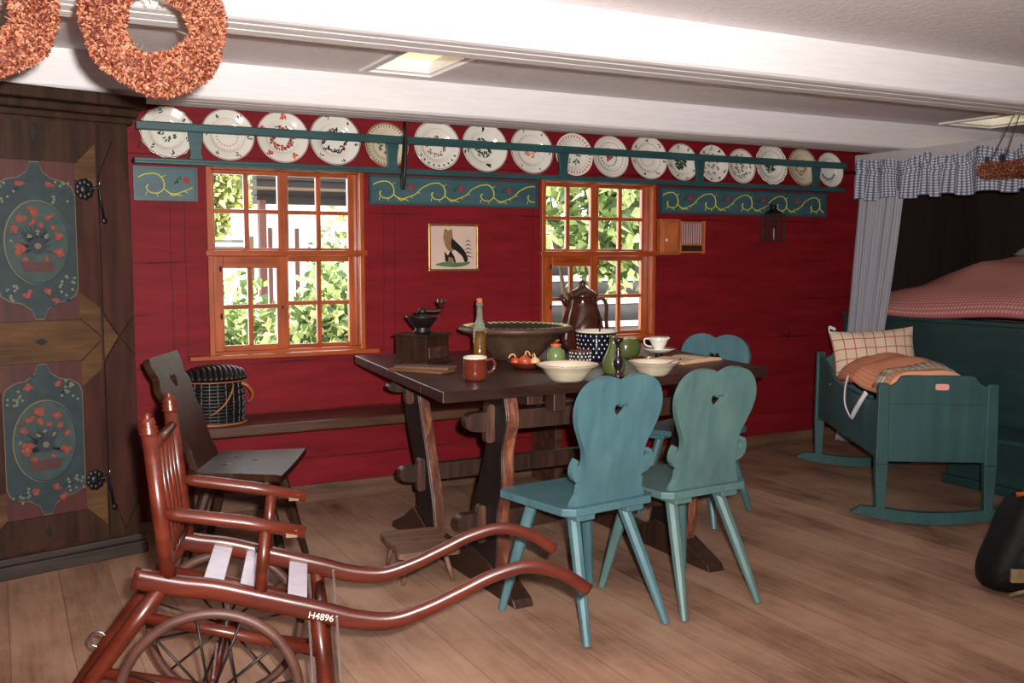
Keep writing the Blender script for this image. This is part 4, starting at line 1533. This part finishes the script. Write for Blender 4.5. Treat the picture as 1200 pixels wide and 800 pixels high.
    # cross bars
    MB(m).tube([(-.056, 0, .845), (-.056, Wd, .845)], .0135, 12).build('top_rail', t)
    MB(m).tube([(-.028, 0, .545), (-.028, Wd, .545)], .011, 12).build('lower_back_rail', t)
    for k in range(5):
        y = Wd * (k + 1) / 6
        MB(m).tube([(-.029, y, .545), (-.043, y, .70), (-.055, y, .845)], [.007, .010, .007], 8).build('spindle', t)
    for (x, z) in ((-.085, .425), (-.35, .075), (.362, .14), (.345, .36)):
        MB(m).tube([(x, 0, z), (x, Wd, z)], .012, 10).build('cross_bar', t)
    for (x, z) in ((.075, .484), (.165, .461), (.285, .424)):
        s = MB(M['slat'])
        s.box(-.026, .026, .012, Wd - .012, -.004, .005, T(x, 0, z) @ RY(radians(14)))
        s.build('seat_slat', t, bevel=.002)
    return t


wheelchair()

# ------------------------------------------------------------------ cradle
def cradle():
    ang = atan2(-.28, .44)
    t = thing('cradle', 'green painted wooden rocking cradle with red checked pillow inside', 'cradle', (3.83, 3.38, 0), ang)
    # local x: across (0..W), y: length (0..L); near end at y=0
    W_, L = .515, 1.34
    m = M['teal_cradle']
    zb, zt = .315, .70
    # four corner posts that run down as legs
    for (x, y) in ((0, 0), (W_, 0), (0, L), (W_, L)):
        far = y > 0
        p = MB(m)
        p.bar((x, y, .055), (x, y, .30), .040, .040, .060, .045, roll=(0, 1, 0))
        p.bar((x, y, .30), (x, y, zt + (.025 if far else .0)), .060, .045, .050, .042, roll=(0, 1, 0))
        p.build('post', t, bevel=.004)
    # end panels with shaped tops
    for y, zz in ((0, .74), (L, .76)):
        e = MB(m)
        M2 = Matrix(((1, 0, 0, 0), (0, 0, -1, y + .014), (0, 1, 0, 0), (0, 0, 0, 1)))
        pts = [(0.02, zb), (W_ - .02, zb), (W_ - .02, zt - .01), (W_ - .04, zt - .01), (W_ - .065, zt + .006), (W_ - .085, zt + .036), (W_ - .11, zt + .04), (.11, zt + .04), (.085, zt + .036), (.065, zt + .006), (.04, zt - .01), (.02, zt - .01)]
        e.prism(pts, 0, .028, M2)
        e.box(.03, W_ - .03, y - .017, y - .0135, zt - .10, zt - .097)
        e.build('end_panel', t, bevel=.004)
    lb = MB(M['label_pink'])
    lb.prism(spline([(-.032, 0), (-.028, .014), (0, .016), (.028, .014), (.032, 0), (.028, -.013), (0, -.015), (-.028, -.013)], 3, True), 0, .003, Matrix(((1, 0, 0, .275), (0, 0, -1, -.014), (0, 1, 0, .685), (0, 0, 0, 1))))
    lb.build('paper_label', t)
    # long sides
    for x in (.0, W_):
        s = MB(m)
        M2 = Matrix(((0, 0, 1, x - .012), (1, 0, 0, 0), (0, 1, 0, 0), (0, 0, 0, 1)))
        s.prism([(.02, zb + .01), (L - .02, zb), (L - .02, .72), (L - .06, .70), (L - .20, .665), (L - .42, .60), (L - .7, .585), (.3, .585), (.1, .60), (.02, .62)], 0, .024, M2)
        s.use(M['tan_patch']).ell((x + (-.014 if x == 0 else .014), L - .32, .56), (.004, .016, .007))
        s.build('side_panel', t, bevel=.003)
    MB(m).box(.01, W_ - .01, .01, L - .01, zb, zb + .02).build('bottom', t)
    for y in (0, L):
        r = MB(m)
        n = 16
        top, bot = [], []
        for k in range(n + 1):
            u = k / n
            x = -.14 + u * (W_ + .28)
            sag = .055 * (2 * u - 1) ** 2
            bot.append((x, sag + .002))
            th = .055 * sqrt(max(.0, 1 - abs(2 * u - 1) ** 6)) + .006
            top.append((x, sag + th))
        r.prism(bot + list(reversed(top)), -.02, .02, Matrix(((1, 0, 0, 0), (0, 0, -1, y), (0, 1, 0, 0), (0, 0, 0, 1))))
        r.build('rocker', t, bevel=.005)
    return t, ang


cr, cang = cradle()
CM = T(3.83, 3.38, 0) @ RZ(cang)


def pillow_mesh(mat, w_, h_, d_, nu=22, nv=16, seed=1):
    b = MB(mat)
    rng = random.Random(seed)
    for side in (1, -1):
        def fn(u, v, side=side):
            a, c = 2 * u - 1, 2 * v - 1
            e = (1 - abs(a) ** 3.0) * (1 - abs(c) ** 3.0)
            # pulled in edges, pointed corners
            x = a * w_ / 2 * (1 - .07 * (1 - c * c))
            z = c * h_ / 2 * (1 - .10 * (1 - a * a))
            y = side * (d_ / 2 * max(0, e) ** .55 + .002) + .006 * sin(9 * a + 3 * c) * e
            return (x, y, z)
        b.grid(fn, nu, nv, True, flip=(side < 0))
    return b


# pillow leans against the far end of the cradle
t = thing('cradle_pillow', 'white pillow with red check lines at head of the cradle', 'pillow', tuple(CM @ Vector((.275, 1.165, .66))), cang + radians(-2))
o = pillow_mesh(M['pillow'], .50, .34, .13).build('pillow_case', t)
o.rotation_euler = (radians(-22), radians(-4), 0)
o.location = (0, 0, .06)
rb = MB(M['white_cloth'])
rb.tube(spline([(-.24, -.05, .22), (-.28, -.07, .235), (-.275, -.08, .20), (-.245, -.07, .19)], 5), .010, 6, flat=(1, .4))
rb.build('ribbon_tie', t)

t = thing('cradle_quilt', 'orange pink quilt with plaid trim lying in the cradle', 'quilt', tuple(CM @ Vector((0, 0, 0))), cang)
def qf(u, v):
    over = max(0.0, 1 - abs(v - .42) / .38)
    x = .035 - .055 * over * (1 - u) + u * .455
    y = .06 + v * 1.0
    z = .60 + .165 * sin(pi * min(1, u * .78 + .12)) ** .8 * (.62 + .38 * sin(pi * (v * .75 + .22)))
    z += .010 * sin(11 * u + 4 * v) + .008 * sin(17 * v + 5 * u)
    if u < .10:
        z -= (.10 - u) * .6 * (1 - over * .3)
    return (x, y, z)
MB(M['cradlequilt']).grid(qf, 34, 40).build('quilt_top', t, solid=.03)
def tf(u, v):
    p = qf(u, .08 + v * .10)
    return (p[0] - .003, p[1] - .005, p[2] + .02)
MB(M['trim_check']).grid(tf, 34, 4).build('plaid_trim', t, solid=.012)
rb = MB(M['white_cloth'])
rb.tube(spline([(-.01, .62, .66), (-.035, .58, .60), (-.045, .54, .52), (-.04, .47, .47), (-.04, .42, .46), (-.04, .36, .50), (-.03, .30, .56), (-.01, .26, .62)], 5), .013, 6, flat=(1, .35))
rb.build('ribbon_tie', t)

# ------------------------------------------------------------------ bed alcove
t = thing('alcove_bed', 'large dark green built-in bed behind the cradle at right', 'bed', (0, 0, 0))
g = M['green_bed']
MB(g).box(5.33, 5.375, 2.2, 5.08, .0, .90).build('side_board', t, bevel=.006)
MB(g).box(5.315, 5.40, 2.2, 5.08, .895, .925).build('top_rail', t, bevel=.008)
MB(g).box(5.375, 6.72, 5.03, 5.08, 0, .90).build('end_board', t, bevel=.004)
MB(g).box(5.375, 6.72, 2.2, 2.25, 0, .90).build('end_board', t, bevel=.004)
MB(M['white_cloth']).box(5.40, 6.70, 2.27, 5.02, .55, .90).build('mattress', t, bevel=.03)

t = thing('bed_quilt', 'large puffed pink checked quilt on the green bed', 'quilt', (0, 0, 0))
def bq(u, v):
    x = 5.325 + u * 1.35
    y = 2.32 + v * 2.68
    a = min(1.0, u / .55)
    z = .965 + .37 * (1 - (1 - a) ** 2) * min(1, (1 - v) * 3.2 + .25) * (.85 + .15 * sin(3 * v + 1))
    z += .012 * sin(14 * v + 6 * u) + .010 * sin(23 * u - 9 * v)
    if u < .03:
        z -= .03 * (1 - u / .03)
        x -= .0
    return (x, y, z)
MB(M['bedquilt']).grid(bq, 40, 70).build('quilt_top', t, solid=.05)
t = thing('bed_pillow', 'grey pillow lying on top of the bed quilt at far right', 'pillow', (6.28, 4.05, 1.37), radians(70))
o = pillow_mesh(M['bedpillow'], .62, .40, .16, seed=3).build('pillow_case', t)
o.rotation_euler = (radians(78), 0, 0)

# step chest in front of the bed
t = thing('step_chest', 'low dark green step chest between cradle and bed', 'step', (4.88, 2.3, 0))
c = MB(M['green_bed'])
c.box(0, .40, 0, 1.52, .055, .29).box(-.018, .40, -.02, 1.54, 0, .055)
c.build('body', t, bevel=.004)
MB(M['teal_cradle']).box(-.02, .40, -.02, 1.54, .29, .315).build('lid', t, bevel=.005)

# valance and curtain
t = thing('bed_valance', 'gathered blue grey gingham valance across the bed opening', 'valance', (5.285, 0, 0))
def vf(u, v):
    y = 4.935 - u * 3.2
    amp = .013 + .020 * (1 - v)
    ph = u * 170 + 2.2 * sin(u * 31)
    x = -.02 - amp * sin(ph) - .012 * sin(ph * .37 + v * 2)
    if v > .82:
        x += .010 * sin(ph * 1.9)
    top = 1.955 + .014 * sin(u * 47) + .008 * sin(ph * .9)
    z = 1.70 + .010 * sin(ph * .5) + (top - 1.70) * v
    if .66 < v < .74:
        x += .008
    return (x, y, z)
MB(M['valance']).grid(vf, 700, 18).build('gathered_cloth', t, solid=.003)
MB(M['baseboard']).tube([(.035, 1.7, 1.90), (.035, 5.09, 1.90)], .010, 8).build('rod', t)

t = thing('bed_curtain', 'long grey linen curtain hanging at the left of the bed', 'curtain', (5.300, 0, 0))
def cf(u, v):
    yt = 4.925 - u * .37
    yb = 5.075 - u * .22
    y = yb + (yt - yb) * v ** .7
    ph = u * 30 + .8 * sin(4 * v)
    x = -.012 - .016 * sin(ph) * (.7 + .3 * v) - .006 * sin(2.3 * ph + 3 * v)
    return (x, y, .012 + v * 1.74)
MB(M['curtain']).grid(cf, 120, 40).build('curtain_cloth', t, solid=.004)

# black leather bag at right edge
t = thing('leather_bag', 'black leather bag with tan patch standing at the right picture edge', 'bag', (3.575, 2.385, 0), radians(-30))
t.scale = (.9, .9, .9)
b = MB(M['leather_black'])
prof = spline([(-.20, .02), (-.235, .07), (-.225, .14), (-.17, .28), (-.12, .40), (-.08, .44), (.02, .45), (.14, .44), (.18, .3), (.2, .12), (.16, .02), (0, .0)], 6, True)
n = len(prof)
# puffed body: stack of shrinking outlines
lv = [(-.125, .30), (-.12, .55), (-.108, .76), (-.085, .91), (-.05, .98), (0, 1.0), (.05, .98), (.085, .91), (.108, .76), (.12, .55), (.125, .30)]
vs, fs = [], []
cx_, cz_ = 0, .22
for (yy, s_) in lv:
    for (x, z) in prof:
        vs.append((cx_ + (x - cx_) * s_, yy, max(.002, cz_ + (z - cz_) * s_)))
for k in range(len(lv) - 1):
    for i in range(n):
        j = (i + 1) % n
        fs.append((k * n + i, k * n + j, (k + 1) * n + j, (k + 1) * n + i))
fs.append(tuple(range(n)))
fs.append(tuple(reversed(range((len(lv) - 1) * n, len(lv) * n))))
b.add(vs, [tuple(reversed(f_)) for f_ in fs], True)
b.build('body', t)
p = MB(M['tan_patch'])
p.box(-.155, -.10, -.126, -.099, .08, .14, T(0, 0, 0) @ RY(radians(0)))
p.build('patch', t, bevel=.003)
MB(M['tan_patch']).tube([(-.14, -.085, .012), (-.05, -.112, .05), (.03, -.125, .10)], .010, 6, flat=(1, .5)).build('lower_strap', t)
MB(M['brass']).tube([(-.10, -.02, .435), (-.04, -.04, .452), (.05, -.04, .458)], .012, 8).build('metal_rim', t)
MB(M['leather_tan']).tube([(-.07, -.104, .34), (-.11, -.112, .22), (-.125, -.113, .15)], .0025, 5).build('stitched_seam', t)

# ------------------------------------------------------------------ things on the table
TZ = .8305


def at(x, y):
    return (x, y, TZ)


# coffee mill
t = thing('coffee_mill', 'old wooden box coffee mill with iron hopper and crank at left table end', 'coffee mill', at(1.745, 4.22), radians(30))
b = MB(M['cab_brown'])
b.box(-.088, .088, -.088, .088, .010, .122).box(-.098, .098, -.098, .098, 0, .012).box(-.098, .098, -.098, .098, .122, .134)
b.build('box', t, bevel=.003)
d = MB(M['wedgewood'])
d.box(-.07, .07, -.093, -.086, .022, .075)
dr = d.build('drawer', t, bevel=.003)
MB(M['iron_dark']).ell((0, -.10, .048), (.009, .009, .009)).build('knob', dr)
h = MB(M['iron_dark'])
h.lathe([(.03, .134), (.045, .14), (.032, .15), (.055, .185), (.072, .212), (.078, .214), (.074, .206), (.04, .16), (0, .158)], 20)
h.build('hopper', t)
c = MB(M['iron_dark'])
c.tube([(0, 0, .15), (0, 0, .235)], .006, 8).tube(spline([(-.03, 0, .228), (0, 0, .238), (.05, .0, .235), (.09, .0, .24)], 4), .0075, 8)
c.ell((0, 0, .235), (.02, .016, .016))
ck = c.build('crank', t)
ck.rotation_euler = (0, 0, radians(-58))
MB(M['brown_glaze']).lathe([(0, 0), (.008, 0), (.01, .02), (.02, .032), (.022, .045), (.012, .052), (0, .053)], 14, RZ(radians(-58)) @ T(.09, 0, .242)).build('crank_knob', t)

# boards
t = thing('cutting_boards', 'two thin wooden breakfast boards lying in front of the coffee mill', 'board', at(1.60, 3.85), radians(-58))
MB(M['board_wood']).box(-.15, .12, -.055, .055, 0, .014).build('lower_board', t, bevel=.003)
MB(M['board_wood']).box(-.12, .13, -.05, .05, .014, .026, RZ(radians(10))).build('upper_board', t, bevel=.003)

# bottle
t = thing('oil_bottle', 'slim clear bottle of amber oil with cork stopper', 'bottle', at(1.905, 3.94))
MB(M['bottle']).lathe([(.0285, .158), (.027, .175), (.0135, .212), (.0125, .268), (.015, .27), (.015, .28), (.011, .281), (.0105, .212), (.024, .172), (.0265, .158)], 20).build('glass_neck', t)
MB(M['oil']).lathe([(0, 0), (.026, 0), (.0285, .004), (.0285, .158), (.022, .160), (0, .160)], 20).build('filled_body', t)
MB(M['cork']).lathe([(0, .268), (.009, .268), (.011, .281), (.013, .283), (.013, .302), (0, .304)], 12).build('cork', t)

# big earthenware bowl
t = thing('earthenware_bowl', 'very large brown earthenware bowl with zigzag slip inside', 'bowl', at(2.19, 4.13))
b = MB(M['earthen'])
b.lathe([(0, 0), (.100, 0), (.108, .006), (.138, .04), (.178, .08), (.206, .105), (.222, .124), (.262, .134), (.276, .146), (.268, .158), (.248, .163), (.232, .155)], 48)
b.use(M['earthen_dark']).lathe([(.232, .155), (.186, .10), (.13, .045), (.09, .018), (0, .014)], 48)
b.build('bowl', t)
z = MB(M['yellow_slip'])
n = 96
z.tube([((.240 + .010 * (-1) ** k) * cos(2 * pi * k / n), (.240 + .010 * (-1) ** k) * sin(2 * pi * k / n), .162 - .005 * (k % 2)) for k in range(n)], .0022, 5, closed=True)
for k in range(48):
    a = 2 * pi * k / 48
    z.ell((.214 * cos(a), .214 * sin(a), .122), (.004, .004, .004), None, 6, 4)
    z.ell((.225 * cos(a + .06), .225 * sin(a + .06), .142), (.0035, .0035, .0035), None, 6, 4)
z.build('slip_decoration', t)
sp = MB(M['cab_brown'])
sp.tube([(-.235, -.13, .20), (-.15, -.08, .13), (-.05, -.03, .04)], [.008, .007, .007], 8)
sp.ell((-.02, -.015, .032), (.035, .025, .010))
tag(sp.build('wooden_spoon', None, loc=at(2.19, 4.13)), 'dark wooden spoon leaning in the large earthenware bowl', 'spoon')

# mug
t = thing('mug', 'shiny red-brown mug with cream rim at the front left of table', 'mug', at(1.672, 3.50))
b = MB(M['mug_glaze'])
b.lathe([(0, 0), (.040, 0), (.046, .008), (.050, .03), (.046, .06), (.047, .085)], 28)
b.use(M['cream_glaze']).lathe([(.047, .085), (.0475, .093), (.043, .094), (.042, .06), (.044, .03), (.038, .01), (0, .008)], 28)
b.build('body', t)
MB(M['mug_glaze']).tube(spline([(.046, -.005, .075), (.072, -.01, .078), (.082, -.012, .055), (.072, -.01, .032), (.048, -.005, .025)], 5), .006, 8).build('handle', t)

# dish with onions
t = thing('shallow_dish', 'small shallow brown dish holding onions', 'dish', at(2.045, 3.76))
MB(M['mug_glaze']).lathe([(0, 0), (.045, 0), (.06, .008), (.082, .026), (.084, .030), (.080, .030), (.058, .014), (0, .010)], 28).build('dish', t)
def onion(x, y, s, label, mat, rot):
    t2 = thing('onion', label, 'onion', (x, y, TZ + .012), rot, 'onions in the shallow dish')
    b = MB(mat)
    b.lathe([(0, 0), (.012 * s, .001), (.022 * s, .008 * s), (.027 * s, .02 * s), (.024 * s, .032 * s), (.012 * s, .041 * s), (.004 * s, .048 * s), (0, .052 * s)], 16)
    b.build('bulb', t2)
    MB(M['onion_pale']).tube(spline([(0, 0, .046 * s), (.008, .002, .06 * s), (.022, .006, .056 * s), (.03, .008, .04 * s)], 4), [.003] * 12 + [.0015], 5).build('dry_stalk', t2)
onion(2.030, 3.745, 1.05, 'red onion at the front of the shallow dish', M['onion'], 0)
onion(2.075, 3.735, .85, 'pale onion at the right of the shallow dish', M['onion_pale'], 1.2)
onion(2.005, 3.785, .8, 'small onion at the left of the shallow dish', M['onion'], 2.5)
onion(2.062, 3.795, .8, 'small onion at the back of the shallow dish', M['onion'], 4.0)

# small green pot
t = thing('small_green_pot', 'small light green glazed pot with orange rim beside large bowl', 'pot', at(2.194, 3.76))
b = MB(M['green_glaze'])
b.lathe([(0, 0), (.034, 0), (.040, .02), (.043, .05), (.038, .072), (.020, .088)], 20)
b.use(M['orange_fl']).lathe([(.020, .088), (.024, .091), (.024, .100), (.017, .100), (.015, .088), (0, .03)], 20)
b.build('pot')
po = [o for o in bpy.data.objects if o.name == 'pot'][0]
po.parent = t

# cream bowls
def cream_bowl(loc, r, h, label):
    t = thing('cream_bowl', label, 'bowl', loc, 0, 'cream soup bowls on the table')
    b = MB(M['bowl_cream'])
    b.lathe([(0, .004), (r * .42, .004), (r * .42, 0), (r * .5, 0), (r * .56, h * .14), (r * .72, h * .5), (r * .80, h * .74), (r * .98, h * .93), (r, h), (r * .97, h * 1.0)], 40)
    b.use(M['cream_glaze']).lathe([(r * .97, h), (r * .78, h * .86), (r * .68, h * .6), (r * .5, h * .25), (0, h * .18)], 40)
    b.use(M['brown_line'])
    b.tube([(r * .985 * cos(2 * pi * k / 48), r * .985 * sin(2 * pi * k / 48), h) for k in range(48)], .0018, 5, closed=True)
    b.build('bowl', t)
    return t
cream_bowl(at(1.985, 3.31), .125, .066, 'cream bowl left of the bright teal chair back')
cream_bowl(at(2.395, 3.30), .108, .056, 'cream bowl right of the green bottle, with spoon')
sp = MB(M['steel'])
sp.tube(spline([(0, 0, .02), (.05, -.02, .045), (.11, -.045, .068)], 4), .003, 6)
sp.ell((.112, -.046, .069), (.008, .007, .004)).ell((-.02, .006, .016), (.024, .016, .005))
tag(sp.build('spoon', None, loc=at(2.395, 3.30)), 'metal spoon resting in the right cream bowl', 'spoon')

# brown coffee pot
t = thing('coffee_pot', 'tall shiny dark brown lidded coffee pot before the right window', 'coffee pot', at(2.72, 4.385), radians(-28))
b = MB(M['brown_glaze'])
b.lathe([(0, 0), (.104, 0), (.116, .012), (.120, .05), (.114, .10), (.100, .17), (.082, .225), (.070, .262), (.076, .278), (.080, .286), (.070, .290), (0, .290)], 32)
b.build('body', t)
l = MB(M['brown_glaze'])
l.lathe([(.076, .288), (.074, .296), (.052, .312), (.026, .326), (.014, .334), (.020, .345), (.016, .358), (0, .366)], 24)
for k in range(10):
    a = 2 * pi * k / 10
    l.ell((.074 * cos(a), .074 * sin(a), .292), (.009, .009, .008), None, 8, 5)
l.build('lid', t)
MB(M['brown_glaze']).tube(spline([(.070, 0, .262), (.105, 0, .268), (.125, 0, .23), (.124, 0, .17), (.128, 0, .12), (.138, 0, .075), (.118, 0, .05)], 5), .010, 9).build('handle', t)
MB(M['brown_glaze']).tube([(-.075, 0, .235), (-.10, 0, .262), (-.115, 0, .29)], [.020, .016, .012], 10).build('spout', t)

# dotted navy pot and cup
def dotted(name, label, loc, r, h, rim, body, cat, rows, per):
    t = thing(name, label, cat, loc)
    b = MB(body)
    b.lathe([(0, 0), (r * .86, 0), (r * .92, .006), (r * .98, h * .5), (r, h * .9), (r * 1.0, h)], 36)
    b.use(rim).lathe([(r, h * .96), (r * 1.08, h * .98), (r * 1.08, h * 1.03), (r * .96, h * 1.03), (r * .9, h * .8), (r * .8, .01), (0, .01)], 36)
    b.use(M['white_dot'])
    for i in range(rows):
        z = h * (.14 + .72 * i / (rows - 1))
        for k in range(per):
            a = 2 * pi * (k + .5 * (i % 2)) / per
            rr = r * (.93 + .06 * z / h)
            b.ell((rr * cos(a), rr * sin(a), z), (.0038, .0038, .005), None, 7, 5)
    b.build('body', t)
    return t
dotted('dotted_pot', 'large navy pot with white dots and cream rim', at(2.52, 3.935), .094, .135, M['cream_glaze'], M['navy_glaze'], 'pot', 6, 22)
dotted('dotted_cup', 'small brown cup with white dots in front of the navy pot', at(2.328, 3.77), .048, .064, M['mug_glaze'], M['earthen_dark'], 'cup', 4, 16)
MB_ = MB(M['cab_brown'])
MB_.tube([(.01, .0, .02), (.03, .02, .13), (.05, .035, .19)], .005, 6)
tag(MB_.build('stirring_stick', None, loc=at(2.52, 3.935)), 'thin wooden stick standing in the navy dotted pot', 'stick')

# green bottle, pewter candlestick
t = thing('green_bottle', 'olive green glazed bottle standing behind the bright teal chair', 'bottle', at(2.275, 3.42))
b = MB(M['dkgreen_glaze'])
b.lathe([(0, 0), (.040, 0), (.046, .012), (.050, .04), (.044, .065), (.028, .10), (.018, .125), (.017, .15), (.022, .158), (.018, .16), (0, .15)], 24)
b.build('body', t)
t = thing('pewter_candlestick', 'slender dark pewter candlestick in front of the green bottle', 'candlestick', at(2.228, 3.315))
b = MB(M['pewter'])
b.lathe([(0, 0), (.022, 0), (.024, .006), (.012, .012), (.010, .03), (.018, .045), (.021, .062), (.014, .08), (.008, .09), (.012, .10), (.008, .108), (.008, .135), (.016, .142), (.02, .158), (.016, .158), (.010, .146), (0, .144)], 18)
b.build('stem', t)
# green squat jar behind
t = thing('green_jar', 'squat olive green jar beside the cup and saucer', 'jar', at(2.715, 3.975))
b = MB(M['dkgreen_glaze'])
b.lathe([(0, 0), (.060, 0), (.070, .02), (.074, .05), (.070, .075), (.060, .085), (.062, .09), (.054, .09), (0, .08)], 24)
b.build('body', t)
# terracotta saucer
t = thing('terracotta_saucer', 'small red-brown saucer left of the white cup', 'saucer', at(2.62, 3.70))
MB(M['mug_glaze']).lathe([(0, 0), (.035, 0), (.045, .008), (.062, .022), (.060, .025), (.04, .014), (0, .012)], 24).build('dish', t)
# cup, saucer and stand
t = thing('saucer', 'white porcelain saucer on a small foot under white teacup', 'saucer', at(2.80, 3.82))
b = MB(M['iron_dark'])
b.lathe([(0, 0), (.04, 0), (.035, .008), (.018, .012), (.018, .024), (.03, .028), (0, .028)], 20)
b.build('foot', t)
b = MB(M['porcelain'])
b.lathe([(0, .028), (.035, .028), (.055, .036), (.078, .048), (.080, .051), (.054, .043), (.03, .036), (0, .036)], 36, None, True, lambda a, z: 1 + .03 * cos(10 * a))
b.build('dish', t)
t = thing('teacup', 'white porcelain teacup with painted sprigs on its saucer', 'cup', (2.80, 3.82, TZ + .0365), radians(160))
b = MB(M['porcelain'])
b.lathe([(0, .004), (.02, .004), (.024, 0), (.026, .002), (.022, .010), (.034, .030), (.044, .052), (.054, .064), (.052, .0655), (.041, .053), (.031, .032), (.018, .013), (0, .011)], 32, None, True, lambda a, z: 1 + .012 * cos(12 * a))
b.use(M['brown_line'])
for k in range(8):
    a = 2 * pi * k / 8
    b.ell((.0445 * cos(a), .0445 * sin(a), .050), (.002, .004, .003), None, 6, 4)
b.build('bowl', t)
MB(M['porcelain']).tube(spline([(.048, 0, .058), (.068, 0, .060), (.072, 0, .042), (.058, 0, .026), (.034, 0, .022)], 5), .0038, 7).build('handle', t)

# open book
t = thing('open_book', 'open book with yellowed pages lying near the right table end', 'book', at(2.845, 3.66), radians(16))
MB(M['bookcover']).box(-.15, .15, -.10, .10, 0, .004).build('cover', t, bevel=.001)
for s in (-1, 1):
    pg = MB(M['page'])
    prof = spline([(0, .006), (.02 * s, .018), (.06 * s, .021), (.11 * s, .018), (.145 * s, .009)], 5)
    poly = prof + [(.145 * s, .004), (0, .004)]
    pg.prism(poly, -.095, .095, Matrix(((1, 0, 0, 0), (0, 0, 1, 0), (0, 1, 0, 0), (0, 0, 0, 1))))
    pg.build('page_block', t)

# ------------------------------------------------------------------ outside
struct(MB(M['pale_ground']).box(-12, 22, 5.35, 30, -.42, -.35).build('ground'))


def foliage(b, c, r, n, size, rng):
    for i in range(n):
        d = Vector((rng.gauss(0, 1), rng.gauss(0, 1), rng.gauss(0, 1))).normalized()
        q = rng.random() ** .45
        p = Vector(c) + Vector((d.x * r[0], d.y * r[1], d.z * r[2])) * q
        nrm = Vector((rng.gauss(0, 1), rng.gauss(0, 1) - .5, rng.gauss(0, 1) + .6)).normalized()
        s = nrm.cross(Vector((rng.uniform(-1, 1), rng.uniform(-1, 1), rng.uniform(-1, 1)))).normalized()
        u = nrm.cross(s)
        L = size * rng.uniform(.7, 1.3)
        W_ = L * .55
        b.add([p, p + u * L * .35 + s * W_ * .5 + nrm * L * .06, p + u * L, p + u * L * .35 - s * W_ * .5 + nrm * L * .06, p + u * L * .4 - nrm * L * .05],
              [(0, 1, 4), (1, 2, 4), (2, 3, 4), (3, 0, 4)])


def shrub(name, label, cat, base, blobs, size, mat, seed, trunk_h):
    t = thing(name, label, cat, base)
    rng = random.Random(seed)
    b = MB(mat)
    for (c, r, n) in blobs:
        foliage(b, c, r, n, size, rng)
    b.build('foliage', t)
    k = MB(M['bark'])
    for i in range(4):
        a = rng.uniform(0, 6.28)
        k.tube([(0.04 * cos(a), .04 * sin(a), 0), (.12 * cos(a), .08 * sin(a), trunk_h * .6), (.35 * cos(a), .15 * sin(a), trunk_h)], [.03, .022, .01], 6)
    k.build('stem', t)
    return t


shrub('garden_shrub', 'leafy green shrub outside the right half of left window', 'shrub', (2.12, 6.7, -.35),
      [((0.0, 0, 1.15), (.42, .33, .5), 1700)], .085, M['leaf'], 3, 1.1)
shrub('garden_shrub', 'lower leafy shrub outside the bottom left of left window', 'shrub', (1.38, 6.45, -.35),
      [((0, 0, .93), (.30, .3, .42), 900), ((.0, 0, 1.3), (.25, .25, .3), 260)], .08, M['leaf'], 4, .9)
shrub('tree', 'yellow green tree seen in the upper left panes', 'tree', (2.35, 13.5, -.35),
      [((0, 0, 2.6), (.85, .7, .78), 5200)], .12, M['leaf_y'], 5, 2.4)
shrub('climbing_tree', 'large leaved tree filling the upper panes of right window', 'tree', (4.5, 7.4, -.35),
      [((.15, -.2, 2.25), (.9, .4, .75), 1500), ((.2, -.3, 1.62), (.35, .2, .35), 120)], .15, M['leaf'], 6, 2.2)
shrub('garden_shrub', 'small far shrub before the shed seen at right in left window', 'shrub', (2.86, 9.3, -.35),
      [((0, 0, 1.55), (.22, .25, .42), 700)], .07, M['leaf'], 14, 1.3)
# timber shed with porch
t = thing('timber_shed', 'dark timber porch with red brown post seen through left window', 'building', (2.55, 10.0, -.35))
b = MB(M['outside_dark'])
b.box(-.10, 1.0, .4, .6, 2.22, 3.3)
for k in range(6):
    b.box(-.13, 1.03, .38, .40, 2.30 + k * .17, 2.31 + k * .17)
b.build('upper_wall', t)
MB(M['bark']).box(-.2, 1.05, .25, .38, 2.36, 2.385).build('lintel', t)
for x in (-.10, .90):
    MB(M['outside_post']).box(x, x + .07, .3, .4, 0, 2.25).build('post', t)
MB(M['outside_white']).box(-.1, 1.0, 1.6, 1.7, 0, 2.22).build('white_wall', t)
b = MB(M['outside_post'])
b.box(.3, .34, 1.55, 1.6, .4, 2.0).box(.62, .66, 1.55, 1.6, .4, 2.0)
b.build('boards', t)
# garden benches
t = thing('plank_fence', 'low grey plank fence seen below the yellow green tree', 'fence', (1.60, 8.6, -.35))
for k in range(4):
    MB(M['slate_grey']).box(0, .36, 0, .03, 1.62 + k * .055, 1.645 + k * .055).build('plank', t)
for x in (-.03, .36):
    MB(M['bark']).box(x, x + .03, -.005, .035, 0, 1.84).build('post', t)
# log wall behind right window
t = thing('log_wall', 'weathered grey log wall with white chinking outside right window', 'log wall', (4.6, 8.6, -.35))
lg = MB(M['log_grey'])
for k in range(8):
    z = .12 + k * .24
    lg.tube([(-1.2, 0, z), (1.0, .01, z + .005), (3.4, 0, z)], .095, 12)
lg.build('logs', t)
MB(M['outside_white']).box(-1.2, 3.4, -.01, .08, 0, 1.92).build('chinking', t)
# low hedge that closes the view
shrub('garden_shrub', 'bushes standing behind the timber shed and log wall', 'shrub', (6.4, 15.0, -.35),
      [((0, 0, 2.4), (1.8, .6, 1.3), 1800)], .16, M['leaf_y'], 9, 2.4)
